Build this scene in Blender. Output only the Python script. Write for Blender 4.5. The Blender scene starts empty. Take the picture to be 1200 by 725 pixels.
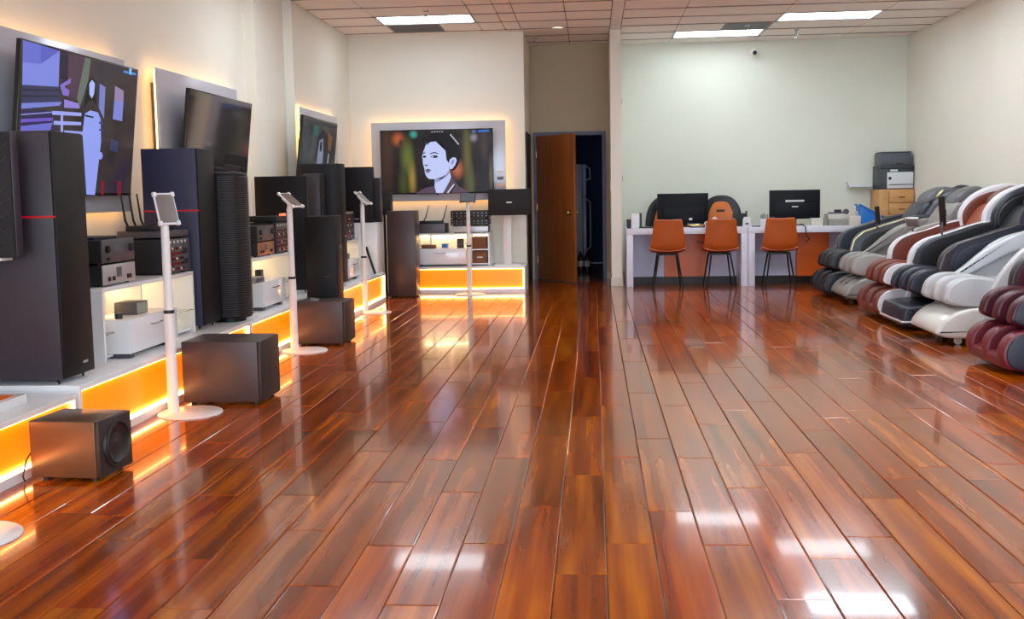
import bpy, bmesh, math, random
from mathutils import Vector, Matrix
random.seed(7)
PI = math.pi
SC = bpy.context.scene
COL = SC.collection

# ---------------------------------------------------------------- camera
FPX, PPX, PPY, CAMH = 1230.0, 600.0, 345.0, 1.25
YAW, PITCH, ROLL = math.atan(97 / 1230), math.atan((345 - 226.5) / 1230), 0.0175
cam = bpy.data.cameras.new('camera')
cam.sensor_fit = 'HORIZONTAL'; cam.sensor_width = 36.0
cam.lens = 36.0 * FPX / 1200.0
cam.shift_x = (600.0 - PPX) / 1200.0
cam.shift_y = -(362.5 - PPY) / 1200.0
cam.clip_start = 0.05; cam.clip_end = 200
camo = bpy.data.objects.new('camera', cam); COL.objects.link(camo)
camo.matrix_world = (Matrix.Translation((0, 0, CAMH)) @ Matrix.Rotation(YAW, 4, 'Z')
                     @ Matrix.Rotation(PI / 2 - PITCH, 4, 'X') @ Matrix.Rotation(-ROLL, 4, 'Z'))
SC.camera = camo

# ---------------------------------------------------------------- world, daylight, exposure
w = bpy.data.worlds.new('sky'); SC.world = w; w.use_nodes = True
bgn = w.node_tree.nodes['Background']
bgn.inputs[0].default_value = (0.66, 0.83, 1.0, 1); bgn.inputs[1].default_value = 7.0
for px_, wid in ((-1.4, 3.2), (2.6, 3.2)):
    l = bpy.data.lights.new('window_portal', 'AREA'); l.shape = 'RECTANGLE'; l.size = wid; l.size_y = 2.5
    l.cycles.is_portal = True
    lo = bpy.data.objects.new('window_portal', l); COL.objects.link(lo)
    lo.location = (px_, -2.42, 1.45); lo.rotation_euler = (PI / 2, 0, 0)
SC.view_settings.view_transform = 'Standard'; SC.view_settings.look = 'None'
SC.view_settings.gamma = 1.0; SC.view_settings.exposure = 0.25
SC.view_settings.use_curve_mapping = False
FIX_E, LED_E = 16.0, 16.0

# ---------------------------------------------------------------- materials
def srgb(r, g, b):
    f = lambda c: (c / 255 / 12.92) if c / 255 <= 0.04045 else ((c / 255 + 0.055) / 1.055) ** 2.4
    return (f(r), f(g), f(b), 1)
MATS = {}
def mat(name, col, rough=0.5, metal=0.0, coat=0.0, var=0.06, scale=6.0, emit=None, es=0.0, trans=0.0, alpha=1.0, bump=0.0, bscale=80.0, stretch=(1, 1, 1), spec=0.5):
    """procedural material: base colour with a little noise variation"""
    if name in MATS: return MATS[name]
    m = bpy.data.materials.new(name); m.use_nodes = True
    nt = m.node_tree; b = nt.nodes['Principled BSDF']
    b.inputs['Roughness'].default_value = rough; b.inputs['Metallic'].default_value = metal
    b.inputs['Coat Weight'].default_value = coat; b.inputs['Coat Roughness'].default_value = 0.06
    b.inputs['Transmission Weight'].default_value = trans; b.inputs['Alpha'].default_value = alpha
    b.inputs['Specular IOR Level'].default_value = spec
    c = srgb(*col)
    tc = nt.nodes.new('ShaderNodeTexCoord'); mp = nt.nodes.new('ShaderNodeMapping'); mp.inputs['Scale'].default_value = stretch
    nt.links.new(tc.outputs['Object'], mp.inputs[0])
    n = nt.nodes.new('ShaderNodeTexNoise'); n.inputs['Scale'].default_value = scale; n.inputs['Detail'].default_value = 4
    nt.links.new(mp.outputs[0], n.inputs['Vector'])
    r = nt.nodes.new('ShaderNodeValToRGB')
    r.color_ramp.elements[0].position = 0.3; r.color_ramp.elements[1].position = 0.7
    r.color_ramp.elements[0].color = tuple(x * (1 - var) for x in c[:3]) + (1,)
    r.color_ramp.elements[1].color = tuple(min(1, x * (1 + var)) for x in c[:3]) + (1,)
    nt.links.new(n.outputs['Fac'], r.inputs[0]); nt.links.new(r.outputs[0], b.inputs['Base Color'])
    if bump:
        n2 = nt.nodes.new('ShaderNodeTexNoise'); n2.inputs['Scale'].default_value = bscale
        nt.links.new(mp.outputs[0], n2.inputs['Vector'])
        bp = nt.nodes.new('ShaderNodeBump'); bp.inputs['Strength'].default_value = bump; bp.inputs['Distance'].default_value = 0.01
        nt.links.new(n2.outputs['Fac'], bp.inputs['Height']); nt.links.new(bp.outputs[0], b.inputs['Normal'])
    if emit:
        b.inputs['Emission Color'].default_value = srgb(*emit); b.inputs['Emission Strength'].default_value = es
    MATS[name] = m; return m
M = {}
M['wall'] = mat('wall_paint', (236, 232, 219), 0.75, var=0.015, scale=2, bump=0.08, bscale=140)
M['wallback'] = mat('wall_paint_cool', (232, 234, 220), 0.75, var=0.015, scale=2, bump=0.08, bscale=140)
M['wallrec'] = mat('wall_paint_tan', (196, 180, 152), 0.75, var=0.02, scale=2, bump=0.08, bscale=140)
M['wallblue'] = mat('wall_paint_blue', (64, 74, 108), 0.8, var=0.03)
M['tile'] = mat('ceiling_tile', (250, 240, 232), 0.9, var=0.02, scale=30, bump=0.25, bscale=160)
M['grid'] = mat('ceiling_grid', (140, 120, 106), 0.6, var=0.03)
M['white'] = mat('white_laminate', (232, 232, 234), 0.25, var=0.01)
M['whitegloss'] = mat('white_gloss', (236, 236, 240), 0.1, coat=0.4, var=0.01)
M['whitemetal'] = mat('white_metal', (232, 228, 226), 0.3, var=0.01)
M['desk'] = mat('desk_white', (224, 224, 236), 0.3, var=0.01)
M['desklav'] = mat('desk_panel_lavender', (190, 190, 214), 0.35, var=0.02)
M['deskorange'] = mat('desk_panel_orange', (206, 92, 16), 0.35, var=0.04)
M['orange'] = mat('orange_acrylic_baked_glow', (255, 136, 6), 0.3, var=0.02, emit=(255, 128, 0), es=0.6)  # emission stands in for the LED light falling on the panel
M['inlay'] = mat('orange_inlay', (232, 112, 24), 0.3, var=0.02)
M['led'] = mat('led_strip', (255, 220, 170), 0.5, emit=(255, 196, 120), es=LED_E)
M['ledhalo'] = mat('led_halo', (255, 220, 170), 0.5, emit=(255, 186, 104), es=LED_E * 0.5)
M['ledniche'] = mat('led_niche', (255, 230, 190), 0.5, emit=(255, 214, 150), es=LED_E * 1.6)
M['panel'] = mat('silver_panel', (198, 198, 207), 0.25, metal=0.15, var=0.03, scale=3)
M['tvblack'] = mat('tv_bezel', (16, 15, 17), 0.25, var=0.05)
M['tvoff'] = mat('tv_glass_off', (52, 46, 46), 0.06, var=0.05, coat=0.6)
M['spk'] = mat('speaker_black', (20, 15, 18), 0.5, var=0.08, spec=.3)
M['spkside'] = mat('speaker_plum', (56, 46, 55), 0.42, var=0.06, scale=3)
M['spkblue'] = mat('speaker_navy', (54, 54, 78), 0.42, var=0.06, scale=3)
M['grille'] = mat('speaker_grille', (24, 21, 24), 0.65, var=0.1, bump=0.4, bscale=400)
M['rib'] = mat('speaker_rib', (58, 52, 56), 0.4, var=0.06)
M['sub'] = mat('sub_satin', (70, 52, 50), 0.36, var=0.07, scale=3)
M['subtan'] = mat('sub_bronze', (104, 74, 52), 0.3, metal=0.25, var=0.1, scale=3, stretch=(1, 1, 6))
M['subfront'] = mat('sub_front', (44, 32, 30), 0.5, var=0.08)
M['cone'] = mat('driver_cone', (34, 26, 24), 0.45, var=0.06)
M['redled'] = mat('red_line', (170, 16, 26), 0.4, emit=(210, 14, 26), es=0.22)
M['chrome'] = mat('chrome', (210, 210, 212), 0.12, metal=1.0, var=0.02)
M['brass'] = mat('brass', (205, 176, 110), 0.2, metal=1.0, var=0.03)
M['silver'] = mat('amp_silver', (198, 196, 198), 0.35, metal=0.5, var=0.04)
M['copper'] = mat('amp_copper', (200, 140, 110), 0.35, metal=0.5, var=0.04)
M['ampgrey'] = mat('amp_grey', (92, 86, 90), 0.4, metal=0.3, var=0.05)
M['black'] = mat('black_plastic', (20, 19, 22), 0.45, var=0.06)
M['blackmetal'] = mat('black_metal', (18, 18, 20), 0.35, metal=0.4, var=0.05)
M['red'] = mat('terminal_red', (128, 26, 26), 0.4, var=0.04)
M['jack'] = mat('terminal_white', (222, 216, 206), 0.4, var=0.04)
M['glass'] = mat('clear_glass', (220, 235, 232), 0.03, trans=1.0, var=0.0)
M['screen'] = mat('tablet_screen', (112, 104, 100), 0.12, var=0.05, coat=0.3)
M['screendark'] = mat('tablet_screen_dark', (40, 34, 38), 0.4, var=0.05)
M['mon'] = mat('monitor_back', (13, 14, 22), 0.5, var=0.05, spec=.2)
M['chairor'] = mat('chair_orange_leather', (182, 84, 24), 0.45, var=0.07, bump=0.06, bscale=220)
M['gamor'] = mat('gaming_orange', (216, 116, 42), 0.45, var=0.05)
M['gamblk'] = mat('gaming_black', (26, 26, 30), 0.4, var=0.06)
M['wooddoor'] = mat('door_wood', (150, 82, 36), 0.35, var=0.22, scale=5, stretch=(6, 6, 0.4))
M['doorframe'] = mat('door_frame_blue', (78, 80, 112), 0.4, var=0.03)
M['oak'] = mat('oak_drawers', (212, 160, 100), 0.4, var=0.05, scale=5, stretch=(1, 6, 6))
M['prgrey'] = mat('printer_grey', (88, 92, 100), 0.45, var=0.03)
M['prdark'] = mat('printer_dark', (58, 62, 68), 0.45, var=0.03)
M['prwhite'] = mat('printer_white', (224, 226, 230), 0.4, var=0.01)
M['blue'] = mat('blue_plastic', (36, 120, 205), 0.35, var=0.08)
M['greytray'] = mat('tray_grey', (150, 150, 138), 0.5, var=0.05)
M['fridge'] = mat('fridge_white', (200, 204, 214), 0.3, var=0.02)
M['card'] = mat('cardboard', (168, 136, 110), 0.75, var=0.06)
M['cardbrown'] = mat('cardboard_brown', (128, 78, 48), 0.7, var=0.08)
M['cloth'] = mat('brown_cloth', (120, 92, 84), 0.9, var=0.12, bump=0.4, bscale=60)
M['base'] = mat('baseboard_beige', (222, 212, 196), 0.5, var=0.02)
M['cable'] = mat('cable_black', (14, 13, 14), 0.5, var=0.02)
M['kick'] = mat('kick_dark', (36, 24, 22), 0.5, var=0.05)
M['bezelwhite'] = mat('case_white', (228, 228, 230), 0.25, var=0.01)
M['fixlens'] = mat('fixture_lens', (245, 248, 250), 0.5, emit=(232, 246, 255), es=FIX_E)
M['fixlenslow'] = mat('fixture_lens_dim', (245, 248, 250), 0.5, emit=(232, 246, 255), es=FIX_E * 0.45)
M['fixframe'] = mat('fixture_frame', (214, 214, 220), 0.4, var=0.02)
M['down'] = mat('downlight_lens', (250, 230, 200), 0.5, emit=(255, 226, 180), es=4.0)

def wood_floor(name, use_attr):
    m = bpy.data.materials.new(name); m.use_nodes = True
    nt = m.node_tree; b = nt.nodes['Principled BSDF']; N = nt.nodes.new; L = nt.links.new
    if use_attr:
        a = N('ShaderNodeAttribute'); a.attribute_name = 'seed'; seed = a.outputs['Fac']
    else:
        seed = N('ShaderNodeObjectInfo').outputs['Random']
    geo = N('ShaderNodeNewGeometry')
    mul = N('ShaderNodeVectorMath'); mul.operation = 'MULTIPLY'; mul.inputs[1].default_value = (7.0, 1.3, 4)
    L(geo.outputs['Position'], mul.inputs[0])
    off = N('ShaderNodeVectorMath'); off.operation = 'SCALE'; off.inputs[0].default_value = (31.7, 57.3, 91.1); L(seed, off.inputs['Scale'])
    add = N('ShaderNodeVectorMath'); L(mul.outputs[0], add.inputs[0]); L(off.outputs[0], add.inputs[1])
    n0 = N('ShaderNodeTexNoise'); n0.inputs['Scale'].default_value = 0.7; n0.inputs['Detail'].default_value = 2; L(add.outputs[0], n0.inputs['Vector'])
    wv = N('ShaderNodeTexWave'); wv.wave_type = 'BANDS'; wv.bands_direction = 'X'
    wv.inputs['Scale'].default_value = 0.38; wv.inputs['Distortion'].default_value = 9.0; wv.inputs['Detail'].default_value = 2.0
    wv.inputs['Detail Scale'].default_value = 0.8; L(add.outputs[0], wv.inputs['Vector'])
    fine = N('ShaderNodeVectorMath'); fine.operation = 'MULTIPLY'; fine.inputs[1].default_value = (6, 0.8, 1); L(add.outputs[0], fine.inputs[0])
    n1 = N('ShaderNodeTexNoise'); n1.inputs['Scale'].default_value = 1.0; n1.inputs['Detail'].default_value = 5; L(fine.outputs[0], n1.inputs['Vector'])
    mx = N('ShaderNodeMath'); mx.operation = 'MULTIPLY_ADD'; mx.inputs[1].default_value = 0.14; L(wv.outputs['Fac'], mx.inputs[0])
    m2 = N('ShaderNodeMath'); m2.operation = 'MULTIPLY_ADD'; m2.inputs[1].default_value = 0.34; L(n1.outputs['Fac'], m2.inputs[0])
    m3 = N('ShaderNodeMath'); m3.operation = 'MULTIPLY'; m3.inputs[1].default_value = 0.60; L(n0.outputs['Fac'], m3.inputs[0])
    L(m3.outputs[0], m2.inputs[2]); L(m2.outputs[0], mx.inputs[2])
    r = N('ShaderNodeValToRGB'); e = r.color_ramp.elements
    e[0].position = 0.36; e[0].color = srgb(100, 40, 10)
    e[1].position = 0.78; e[1].color = srgb(198, 106, 32)
    x = e.new(0.50); x.color = srgb(142, 60, 15)
    x = e.new(0.62); x.color = srgb(166, 78, 21)
    L(mx.outputs[0], r.inputs[0])
    hsv = N('ShaderNodeHueSaturation'); L(r.outputs[0], hsv.inputs['Color'])
    wn = N('ShaderNodeTexWhiteNoise'); wn.noise_dimensions = '1D'; L(seed, wn.inputs['W'])
    mr = N('ShaderNodeMapRange'); mr.inputs[3].default_value = 0.82; mr.inputs[4].default_value = 1.08; L(wn.outputs['Value'], mr.inputs[0]); L(mr.outputs[0], hsv.inputs['Value'])
    mh = N('ShaderNodeMapRange'); hsv.inputs['Saturation'].default_value = 1.08; mh.inputs[3].default_value = 0.497; mh.inputs[4].default_value = 0.509; L(seed, mh.inputs[0]); L(mh.outputs[0], hsv.inputs['Hue'])
    L(hsv.outputs[0], b.inputs['Base Color'])
    b.inputs['Roughness'].default_value = 0.15; b.inputs['Specular IOR Level'].default_value = 0.38; b.inputs['Coat Weight'].default_value = 0.30; b.inputs['Coat Roughness'].default_value = 0.045
    bp = N('ShaderNodeBump'); bp.inputs['Strength'].default_value = 0.02; bp.inputs['Distance'].default_value = 0.002
    L(n1.outputs['Fac'], bp.inputs['Height']); L(bp.outputs[0], b.inputs['Normal'])
    return m
M['plank'] = wood_floor('floor_plank_wood', False)
M['plankfar'] = wood_floor('floor_plank_wood_joined', True)

# ---------------------------------------------------------------- geometry helpers
def new(): return bmesh.new()
def box(bm, x0, x1, y0, y1, z0, z1, bev=0.0, seg=2):
    r = bmesh.ops.create_cube(bm, size=1.0)
    vs = r['verts']
    bmesh.ops.scale(bm, vec=(x1 - x0, y1 - y0, z1 - z0), verts=vs)
    bmesh.ops.translate(bm, vec=((x0 + x1) / 2, (y0 + y1) / 2, (z0 + z1) / 2), verts=vs)
    if bev > 0:
        es = list({e for v in vs for e in v.link_edges})
        bmesh.ops.bevel(bm, geom=es, offset=bev, segments=seg, profile=0.5, affect='EDGES')
    return bm
def cyl(bm, p0, p1, r0, r1=None, n=20, cap=True):
    r1 = r0 if r1 is None else r1
    p0 = Vector(p0); p1 = Vector(p1); d = p1 - p0
    q = d.to_track_quat('Z', 'Y').to_matrix().to_4x4()
    bmesh.ops.create_cone(bm, cap_ends=cap, cap_tris=False, segments=n, radius1=r0, radius2=r1, depth=d.length,
                          matrix=Matrix.Translation((p0 + p1) / 2) @ q)
    return bm
def ball(bm, c, r, s=(1, 1, 1), u=16, v=10):
    bmesh.ops.create_uvsphere(bm, u_segments=u, v_segments=v, radius=r, matrix=Matrix.Translation(c) @ Matrix.Diagonal((s[0], s[1], s[2], 1)))
    return bm
def tube(bm, pts, rad, n=8):
    pts = [Vector(p) for p in pts]; rings = []
    for i, p in enumerate(pts):
        t = (pts[min(i + 1, len(pts) - 1)] - pts[max(i - 1, 0)]).normalized()
        a = t.orthogonal().normalized() if i == 0 else (rings_a - t * rings_a.dot(t)).normalized()
        rings_a = a; b = t.cross(a)
        r = rad[i] if isinstance(rad, (list, tuple)) else rad
        rings.append([bm.verts.new(p + r * (math.cos(2 * PI * k / n) * a + math.sin(2 * PI * k / n) * b)) for k in range(n)])
    for i in range(len(rings) - 1):
        for k in range(n):
            bm.faces.new((rings[i][k], rings[i][(k + 1) % n], rings[i + 1][(k + 1) % n], rings[i + 1][k]))
    bm.faces.new(rings[0][::-1]); bm.faces.new(rings[-1])
    return bm
def spline(pts, n=5):
    out = []; k = len(pts)
    for i in range(k):
        p0, p1, p2, p3 = (Vector(pts[(i + j - 1) % k]) for j in range(4))
        for s in range(n):
            t = s / n
            out.append(0.5 * ((2 * p1) + (p2 - p0) * t + (2 * p0 - 5 * p1 + 4 * p2 - p3) * t * t + (3 * p1 - p0 - 3 * p2 + p3) * t ** 3))
    return [(v.x, v.y) for v in out]
def pillow(bm, prof, v0, v1, r=0.03, steps=4, plane='xz', smooth=4):
    """closed 2-D profile extruded from v0 to v1 along the third axis with rounded rims"""
    P = spline(prof, smooth) if smooth > 1 else list(prof)
    k = len(P)
    area = sum(P[i][0] * P[(i + 1) % k][1] - P[(i + 1) % k][0] * P[i][1] for i in range(k))
    if area < 0: P = P[::-1]
    nor = []
    for i in range(k):
        a = Vector(P[i - 1]); c = Vector(P[(i + 1) % k]); t = (c - a)
        t = t.normalized() if t.length > 1e-9 else Vector((1, 0))
        nor.append(Vector((-t.y, t.x)))
    secs = [(v0 + r * (1 - math.cos(a)), r * (1 - math.sin(a))) for a in [PI / 2 * i / steps for i in range(steps + 1)]]
    secs += [(v1 - (v - v0), o) for v, o in secs[::-1]]
    rings = []
    for v, o in secs:
        ring = []
        for p, n in zip(P, nor):
            a, b = p[0] + n.x * o, p[1] + n.y * o
            co = (a, v, b) if plane == 'xz' else ((a, b, v) if plane == 'xy' else (v, a, b))
            ring.append(bm.verts.new(co))
        rings.append(ring)
    for i in range(len(rings) - 1):
        for j in range(k):
            bm.faces.new((rings[i][j], rings[i][(j + 1) % k], rings[i + 1][(j + 1) % k], rings[i + 1][j]))
    bm.faces.new(rings[0][::-1]); bm.faces.new(rings[-1])
    return bm
def obj(name, bm, m, parent=None, smooth=40, loc=None, rot=None):
    bmesh.ops.recalc_face_normals(bm, faces=bm.faces[:])
    me = bpy.data.meshes.new(name); bm.to_mesh(me); bm.free()
    ms = m if isinstance(m, (list, tuple)) else [m]
    for x in ms: me.materials.append(M[x] if isinstance(x, str) else x)
    if smooth:
        for p in me.polygons: p.use_smooth = True
        me.set_sharp_from_angle(angle=math.radians(smooth))
    o = bpy.data.objects.new(name, me); COL.objects.link(o)
    if parent is not None: o.parent = parent
    if loc: o.location = loc
    if rot: o.rotation_euler = rot
    return o
def tag(o, label, cat, group=None):
    o['label'] = label; o['category'] = cat
    if group: o['group'] = group
    return o
def thing(name, label, cat, loc=(0, 0, 0), rz=0, group=None):
    o = bpy.data.objects.new(name, None); COL.objects.link(o)
    o.location = loc; o.rotation_euler = (0, 0, rz); o.empty_display_size = 0.1
    return tag(o, label, cat, group)
def struct(name, bm, m, label=None, parent=None, smooth=30):
    o = obj(name, bm, m, parent, smooth); o['kind'] = 'structure'
    if label: o['label'] = label
    return o
def B(x0, x1, y0, y1, z0, z1, bev=0.0, seg=2): return box(new(), x0, x1, y0, y1, z0, z1, bev, seg)
def copy_tree(o, parent=None):
    c = o.copy(); COL.objects.link(c); c.parent = parent
    for ch in o.children: copy_tree(ch, c)
    return c
def flat_poly(bm, pts, d, mi, fn):
    """one flat printed shape: pts in (u, v), lifted d off the screen"""
    f = bm.faces.new([bm.verts.new(fn(u, v, d)) for u, v in pts]); f.material_index = mi

# ================================================================ the room
CZ = 3.36                       # ceiling height
YB, YR = 13.855, 15.33          # back wall of the display bay / of the office side
XR = 4.40
floor = struct('floor', B(-3.6, 4.6, -2.6, 19.0, -0.12, -0.014), 'kick', 'glossy reddish brown plank floor')
# planks: 0.1715 m columns, 1.22 m boards, staggered; the 300 largest in view are objects
PW, PL, X0 = 0.1715, 1.22, -1.168
def plank_mesh(wd, ln):
    bm = new(); hx, hy = wd / 2 - 0.0011, ln / 2 - 0.0011; e = 0.0038
    lo = [bm.verts.new((sx * hx, sy * hy, -0.012)) for sx, sy in ((-1, -1), (1, -1), (1, 1), (-1, 1))]
    mi = [bm.verts.new((sx * hx, sy * hy, -0.0024)) for sx, sy in ((-1, -1), (1, -1), (1, 1), (-1, 1))]
    tp = [bm.verts.new((sx * (hx - e), sy * (hy - e), 0)) for sx, sy in ((-1, -1), (1, -1), (1, 1), (-1, 1))]
    for a, b in ((lo, mi), (mi, tp)):
        for i in range(4): bm.faces.new((a[i], a[(i + 1) % 4], b[(i + 1) % 4], b[i]))
    bm.faces.new(tp)
    me = bpy.data.meshes.new('plank'); bm.to_mesh(me); bm.free(); me.materials.append(M['plank']); return me
def joint_y(py): return 1537.5 / (py - 226.0)
KNOWN = {1: joint_y(572), 2: 5.93, 3: joint_y(584), 4: joint_y(541.7), 5: 4.1, 6: joint_y(562), 7: joint_y(540.7), 8: joint_y(518), 9: joint_y(646.7), 10: joint_y(577), 11: joint_y(550), 12: joint_y(535), 0: 5.0, 2.5: 0}
KNOWN[2] = joint_y(544)
rp = random.Random(3)
planks = []
for k in range(-14, 33):
    xa, xb = X0 + k * PW, X0 + (k + 1) * PW
    xa, xb = max(xa, -3.45), min(xb, XR + 0.05)
    if xb - xa < 0.02: continue
    j = KNOWN.get(k, rp.uniform(0, PL)); s = j - math.ceil((j - (-2.4)) / PL) * PL
    while s < 18.6:
        planks.append((xa, xb, max(s, -2.5), min(s + PL, 18.6))); s += PL
def vis(p):
    xc, yc = (p[0] + p[1]) / 2, (p[2] + p[3]) / 2
    if p[3] < 3.05: return False
    if yc > 15.3 and not (-0.9 < xc < 0.2): return False
    px = 695 + 1230 * xc / yc
    return -40 < px < 1240 and xc > -2.62
vp = sorted([p for p in planks if vis(p)], key=lambda p: p[2])[:300]
ind = set(vp); cache = {}
for p in planks:
    if p not in ind: continue
    wd, ln = round(p[1] - p[0], 4), round(p[3] - p[2], 4)
    if (wd, ln) not in cache: cache[(wd, ln)] = plank_mesh(wd, ln)
    o = bpy.data.objects.new('plank', cache[(wd, ln)]); COL.objects.link(o); o.parent = floor
    o.location = ((p[0] + p[1]) / 2, (p[2] + p[3]) / 2, 0)
    o.rotation_euler = (rp.uniform(-.0007, .0007), rp.uniform(-.0016, .0016), 0)
bm = new(); seeds = []
for p in planks:
    if p in ind: continue
    nf = len(bm.faces); box(bm, p[0] + .0008, p[1] - .0008, p[2] + .0008, p[3] - .0008, -0.012, rp.uniform(-.0006, 0))
    seeds += [rp.random()] * 6
me_o = obj('far_planks', bm, 'plankfar', floor, smooth=0); me_o['kind'] = 'stuff'
at_ = me_o.data.attributes.new('seed', 'FLOAT', 'FACE')
for i, s in enumerate(seeds): at_.data[i].value = s

# walls
struct('wall_left', B(-3.6, -3.40, -2.6, 10.27, 0, CZ), 'wall', 'cream left wall behind the television displays')
struct('wall_left_pilaster', B(-3.6, -3.30, 10.27, 11.25, 0, CZ), 'wall', 'stepped cream pilaster on the left wall')
struct('wall_left_end', B(-3.6, -3.20, 11.25, YB, 0, CZ), 'wall', 'cream end section of the left wall')
struct('wall_back', B(-3.6, -0.89, YB, YR, 0, CZ), 'wall', 'cream back wall of the display bay')
struct('wall_partition', B(0.232, 0.372, 13.92, YR, 0, CZ), 'wall', 'narrow cream wall end beside the office desks')
struct('wall_office', B(0.372, 4.6, YR, YR + 0.15, 0, CZ), 'wallback', 'pale greenish white wall behind the desks')
struct('wall_right', B(XR, 4.6, -2.6, YR, 0, CZ), 'wall', 'cream right wall behind the massage chairs')
# recess wall with doorway
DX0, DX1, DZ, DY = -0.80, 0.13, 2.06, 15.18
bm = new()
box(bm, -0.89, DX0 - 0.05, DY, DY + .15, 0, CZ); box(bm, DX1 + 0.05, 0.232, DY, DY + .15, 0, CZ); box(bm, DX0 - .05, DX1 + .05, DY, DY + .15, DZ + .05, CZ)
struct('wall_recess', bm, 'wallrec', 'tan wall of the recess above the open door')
bm = new()
box(bm, -1.3, -1.2, 15.5, 18.6, 0, 2.7); box(bm, 0.55, 0.65, 15.5, 18.6, 0, 2.7); box(bm, -1.3, .65, 18.6, 18.7, 0, 2.7); box(bm, -1.3, .65, 15.5, 18.7, 2.7, 2.8); box(bm, -1.3, DX0 - .06, 15.34, 15.5, 0, 2.8); box(bm, DX1 + .06, .65, 15.34 + .15, 15.5, 0, 2.8); box(bm, DX0 - .06, DX1 + .06, 15.34, 15.5, DZ + .06, 2.8)
struct('wall_storeroom', bm, 'wallblue', 'dark blue walls of the unlit room behind the door')
# front wall with two shop windows, behind the camera
bm = new()
box(bm, -3.6, -3.0, -2.6, -2.45, 0, CZ); box(bm, 0.2, 1.0, -2.6, -2.45, 0, CZ); box(bm, 4.2, 4.6, -2.6, -2.45, 0, CZ)
for a, b in ((-3.0, .2), (1.0, 4.2)): box(bm, a, b, -2.6, -2.45, 0, .2); box(bm, a, b, -2.6, -2.45, 2.7, CZ)
struct('wall_front', bm, 'wall')
for i, (a, b) in enumerate(((-3.0, .2), (1.0, 4.2))):
    wo = struct('window_%d' % (i + 1), B(a, b, -2.55, -2.5, .2, .24), 'whitemetal')
    obj('window_frame', B(a, b, -2.55, -2.5, 2.66, 2.7), 'whitemetal', wo); obj('mullion', B((a + b) / 2 - .02, (a + b) / 2 + .02, -2.55, -2.5, .24, 2.66), 'whitemetal', wo)
# baseboards
struct('baseboard_partition', B(0.222, 0.382, 13.905, 13.925, 0, 0.12, .004), 'base')
struct('baseboard_recess', B(DX1 + .05, 0.232, DY - .02, DY, 0, 0.1, .004), 'base')
struct('baseboard_back', B(-0.92, -0.885, 13.83, 13.855, 0, 0.1, .003), 'base')
struct('baseboard_right', B(XR - .015, XR, -2.4, YR, 0, 0.1, .003), 'base')
struct('baseboard_office', B(.38, XR - .02, YR - .015, YR, 0, 0.1, .003), 'base')

# ceiling: slab, grid, tiles as pieces
ceil = struct('ceiling', B(-3.6, 4.6, -2.6, YR, CZ, CZ + .12), 'grid', 'beige acoustic tile ceiling')
xs = [-3.40, -2.56, -1.40, -1.10, -0.90, -0.31, 0.232, 0.372, 1.09, 2.29, 3.48, XR]
ys = [YR] + [14.86 - .61 * i for i in range(29)]
ys = [y for y in ys if y > -2.4] + [-2.45]
FIX = {(-2.56, 12.42), (1.09, 14.25), (2.29, 13.03), (2.29, 11.20), (-2.56, 9.37), (1.09, 9.37), (1.09, 6.32), (2.29, 7.54),  (1.09, 3.27), (2.29, 4.49), (1.09, .22)}
rc = random.Random(5); tcache = {}
def fixed(xa, ya): return any(abs(xa - fx) < .05 and abs(ya - fy) < .05 for fx, fy in FIX)
for yb, ya in zip(ys[:-1], ys[1:]):
    for xa, xb in zip(xs[:-1], xs[1:]):
        if xb < -3.35: continue
        if xb <= -0.9 and ya > YB: continue
        xa2, xb2, ya2, yb2 = xa, xb, ya, yb
        if xb <= -0.89 and yb > YB: yb2 = YB
        if abs(xa - 0.232) < .01 and yb > 13.92: yb2 = min(yb2, 13.92)
        if xa < 0.2 and xb <= .24 and yb2 > DY: yb2 = DY
        if xa2 < -3.2 and yb > 11.25: xa2 = -3.2
        elif xa2 < -3.3 and yb > 10.27: xa2 = -3.3
        if yb2 - ya2 < .05 or fixed(xa, ya): continue
        key = (round(xb2 - xa2, 3), round(yb2 - ya2, 3))
        if key not in tcache:
            bmt = B(-key[0] / 2 + .006, key[0] / 2 - .006, -key[1] / 2 + .006, key[1] / 2 - .006, -.012, .010, .003, 1)
            me = bpy.data.meshes.new('ceiling_tile'); bmesh.ops.recalc_face_normals(bmt, faces=bmt.faces[:]); bmt.to_mesh(me); bmt.free(); me.materials.append(M['tile']); tcache[key] = me
        o = bpy.data.objects.new('ceiling_tile', tcache[key]); COL.objects.link(o); o.parent = ceil
        o.location = ((xa2 + xb2) / 2, (ya2 + yb2) / 2, CZ - .0105)
        o.rotation_euler = (rc.uniform(-.006, .006), rc.uniform(-.002, .002), 0)
FL = {(-2.56, 12.42): 'white fluorescent ceiling panel above the wall mounted portrait screen', (1.09, 14.25): 'white fluorescent ceiling panel closest to the office wall', (2.29, 13.03): 'white fluorescent ceiling panel close to the right wall'}
for ya in ys[1:-1]:
    for bx0, bx1, ylim in ((-3.19, -.905, YB), (-.89, .225, DY), (.38, XR - .01, YR)):
        if ya < ylim - .05 and ya > 8: obj('grid_bar', B(bx0, bx1, ya - .009, ya + .009, CZ - .030, CZ - .010), 'grid', ceil, smooth=0)
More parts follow.
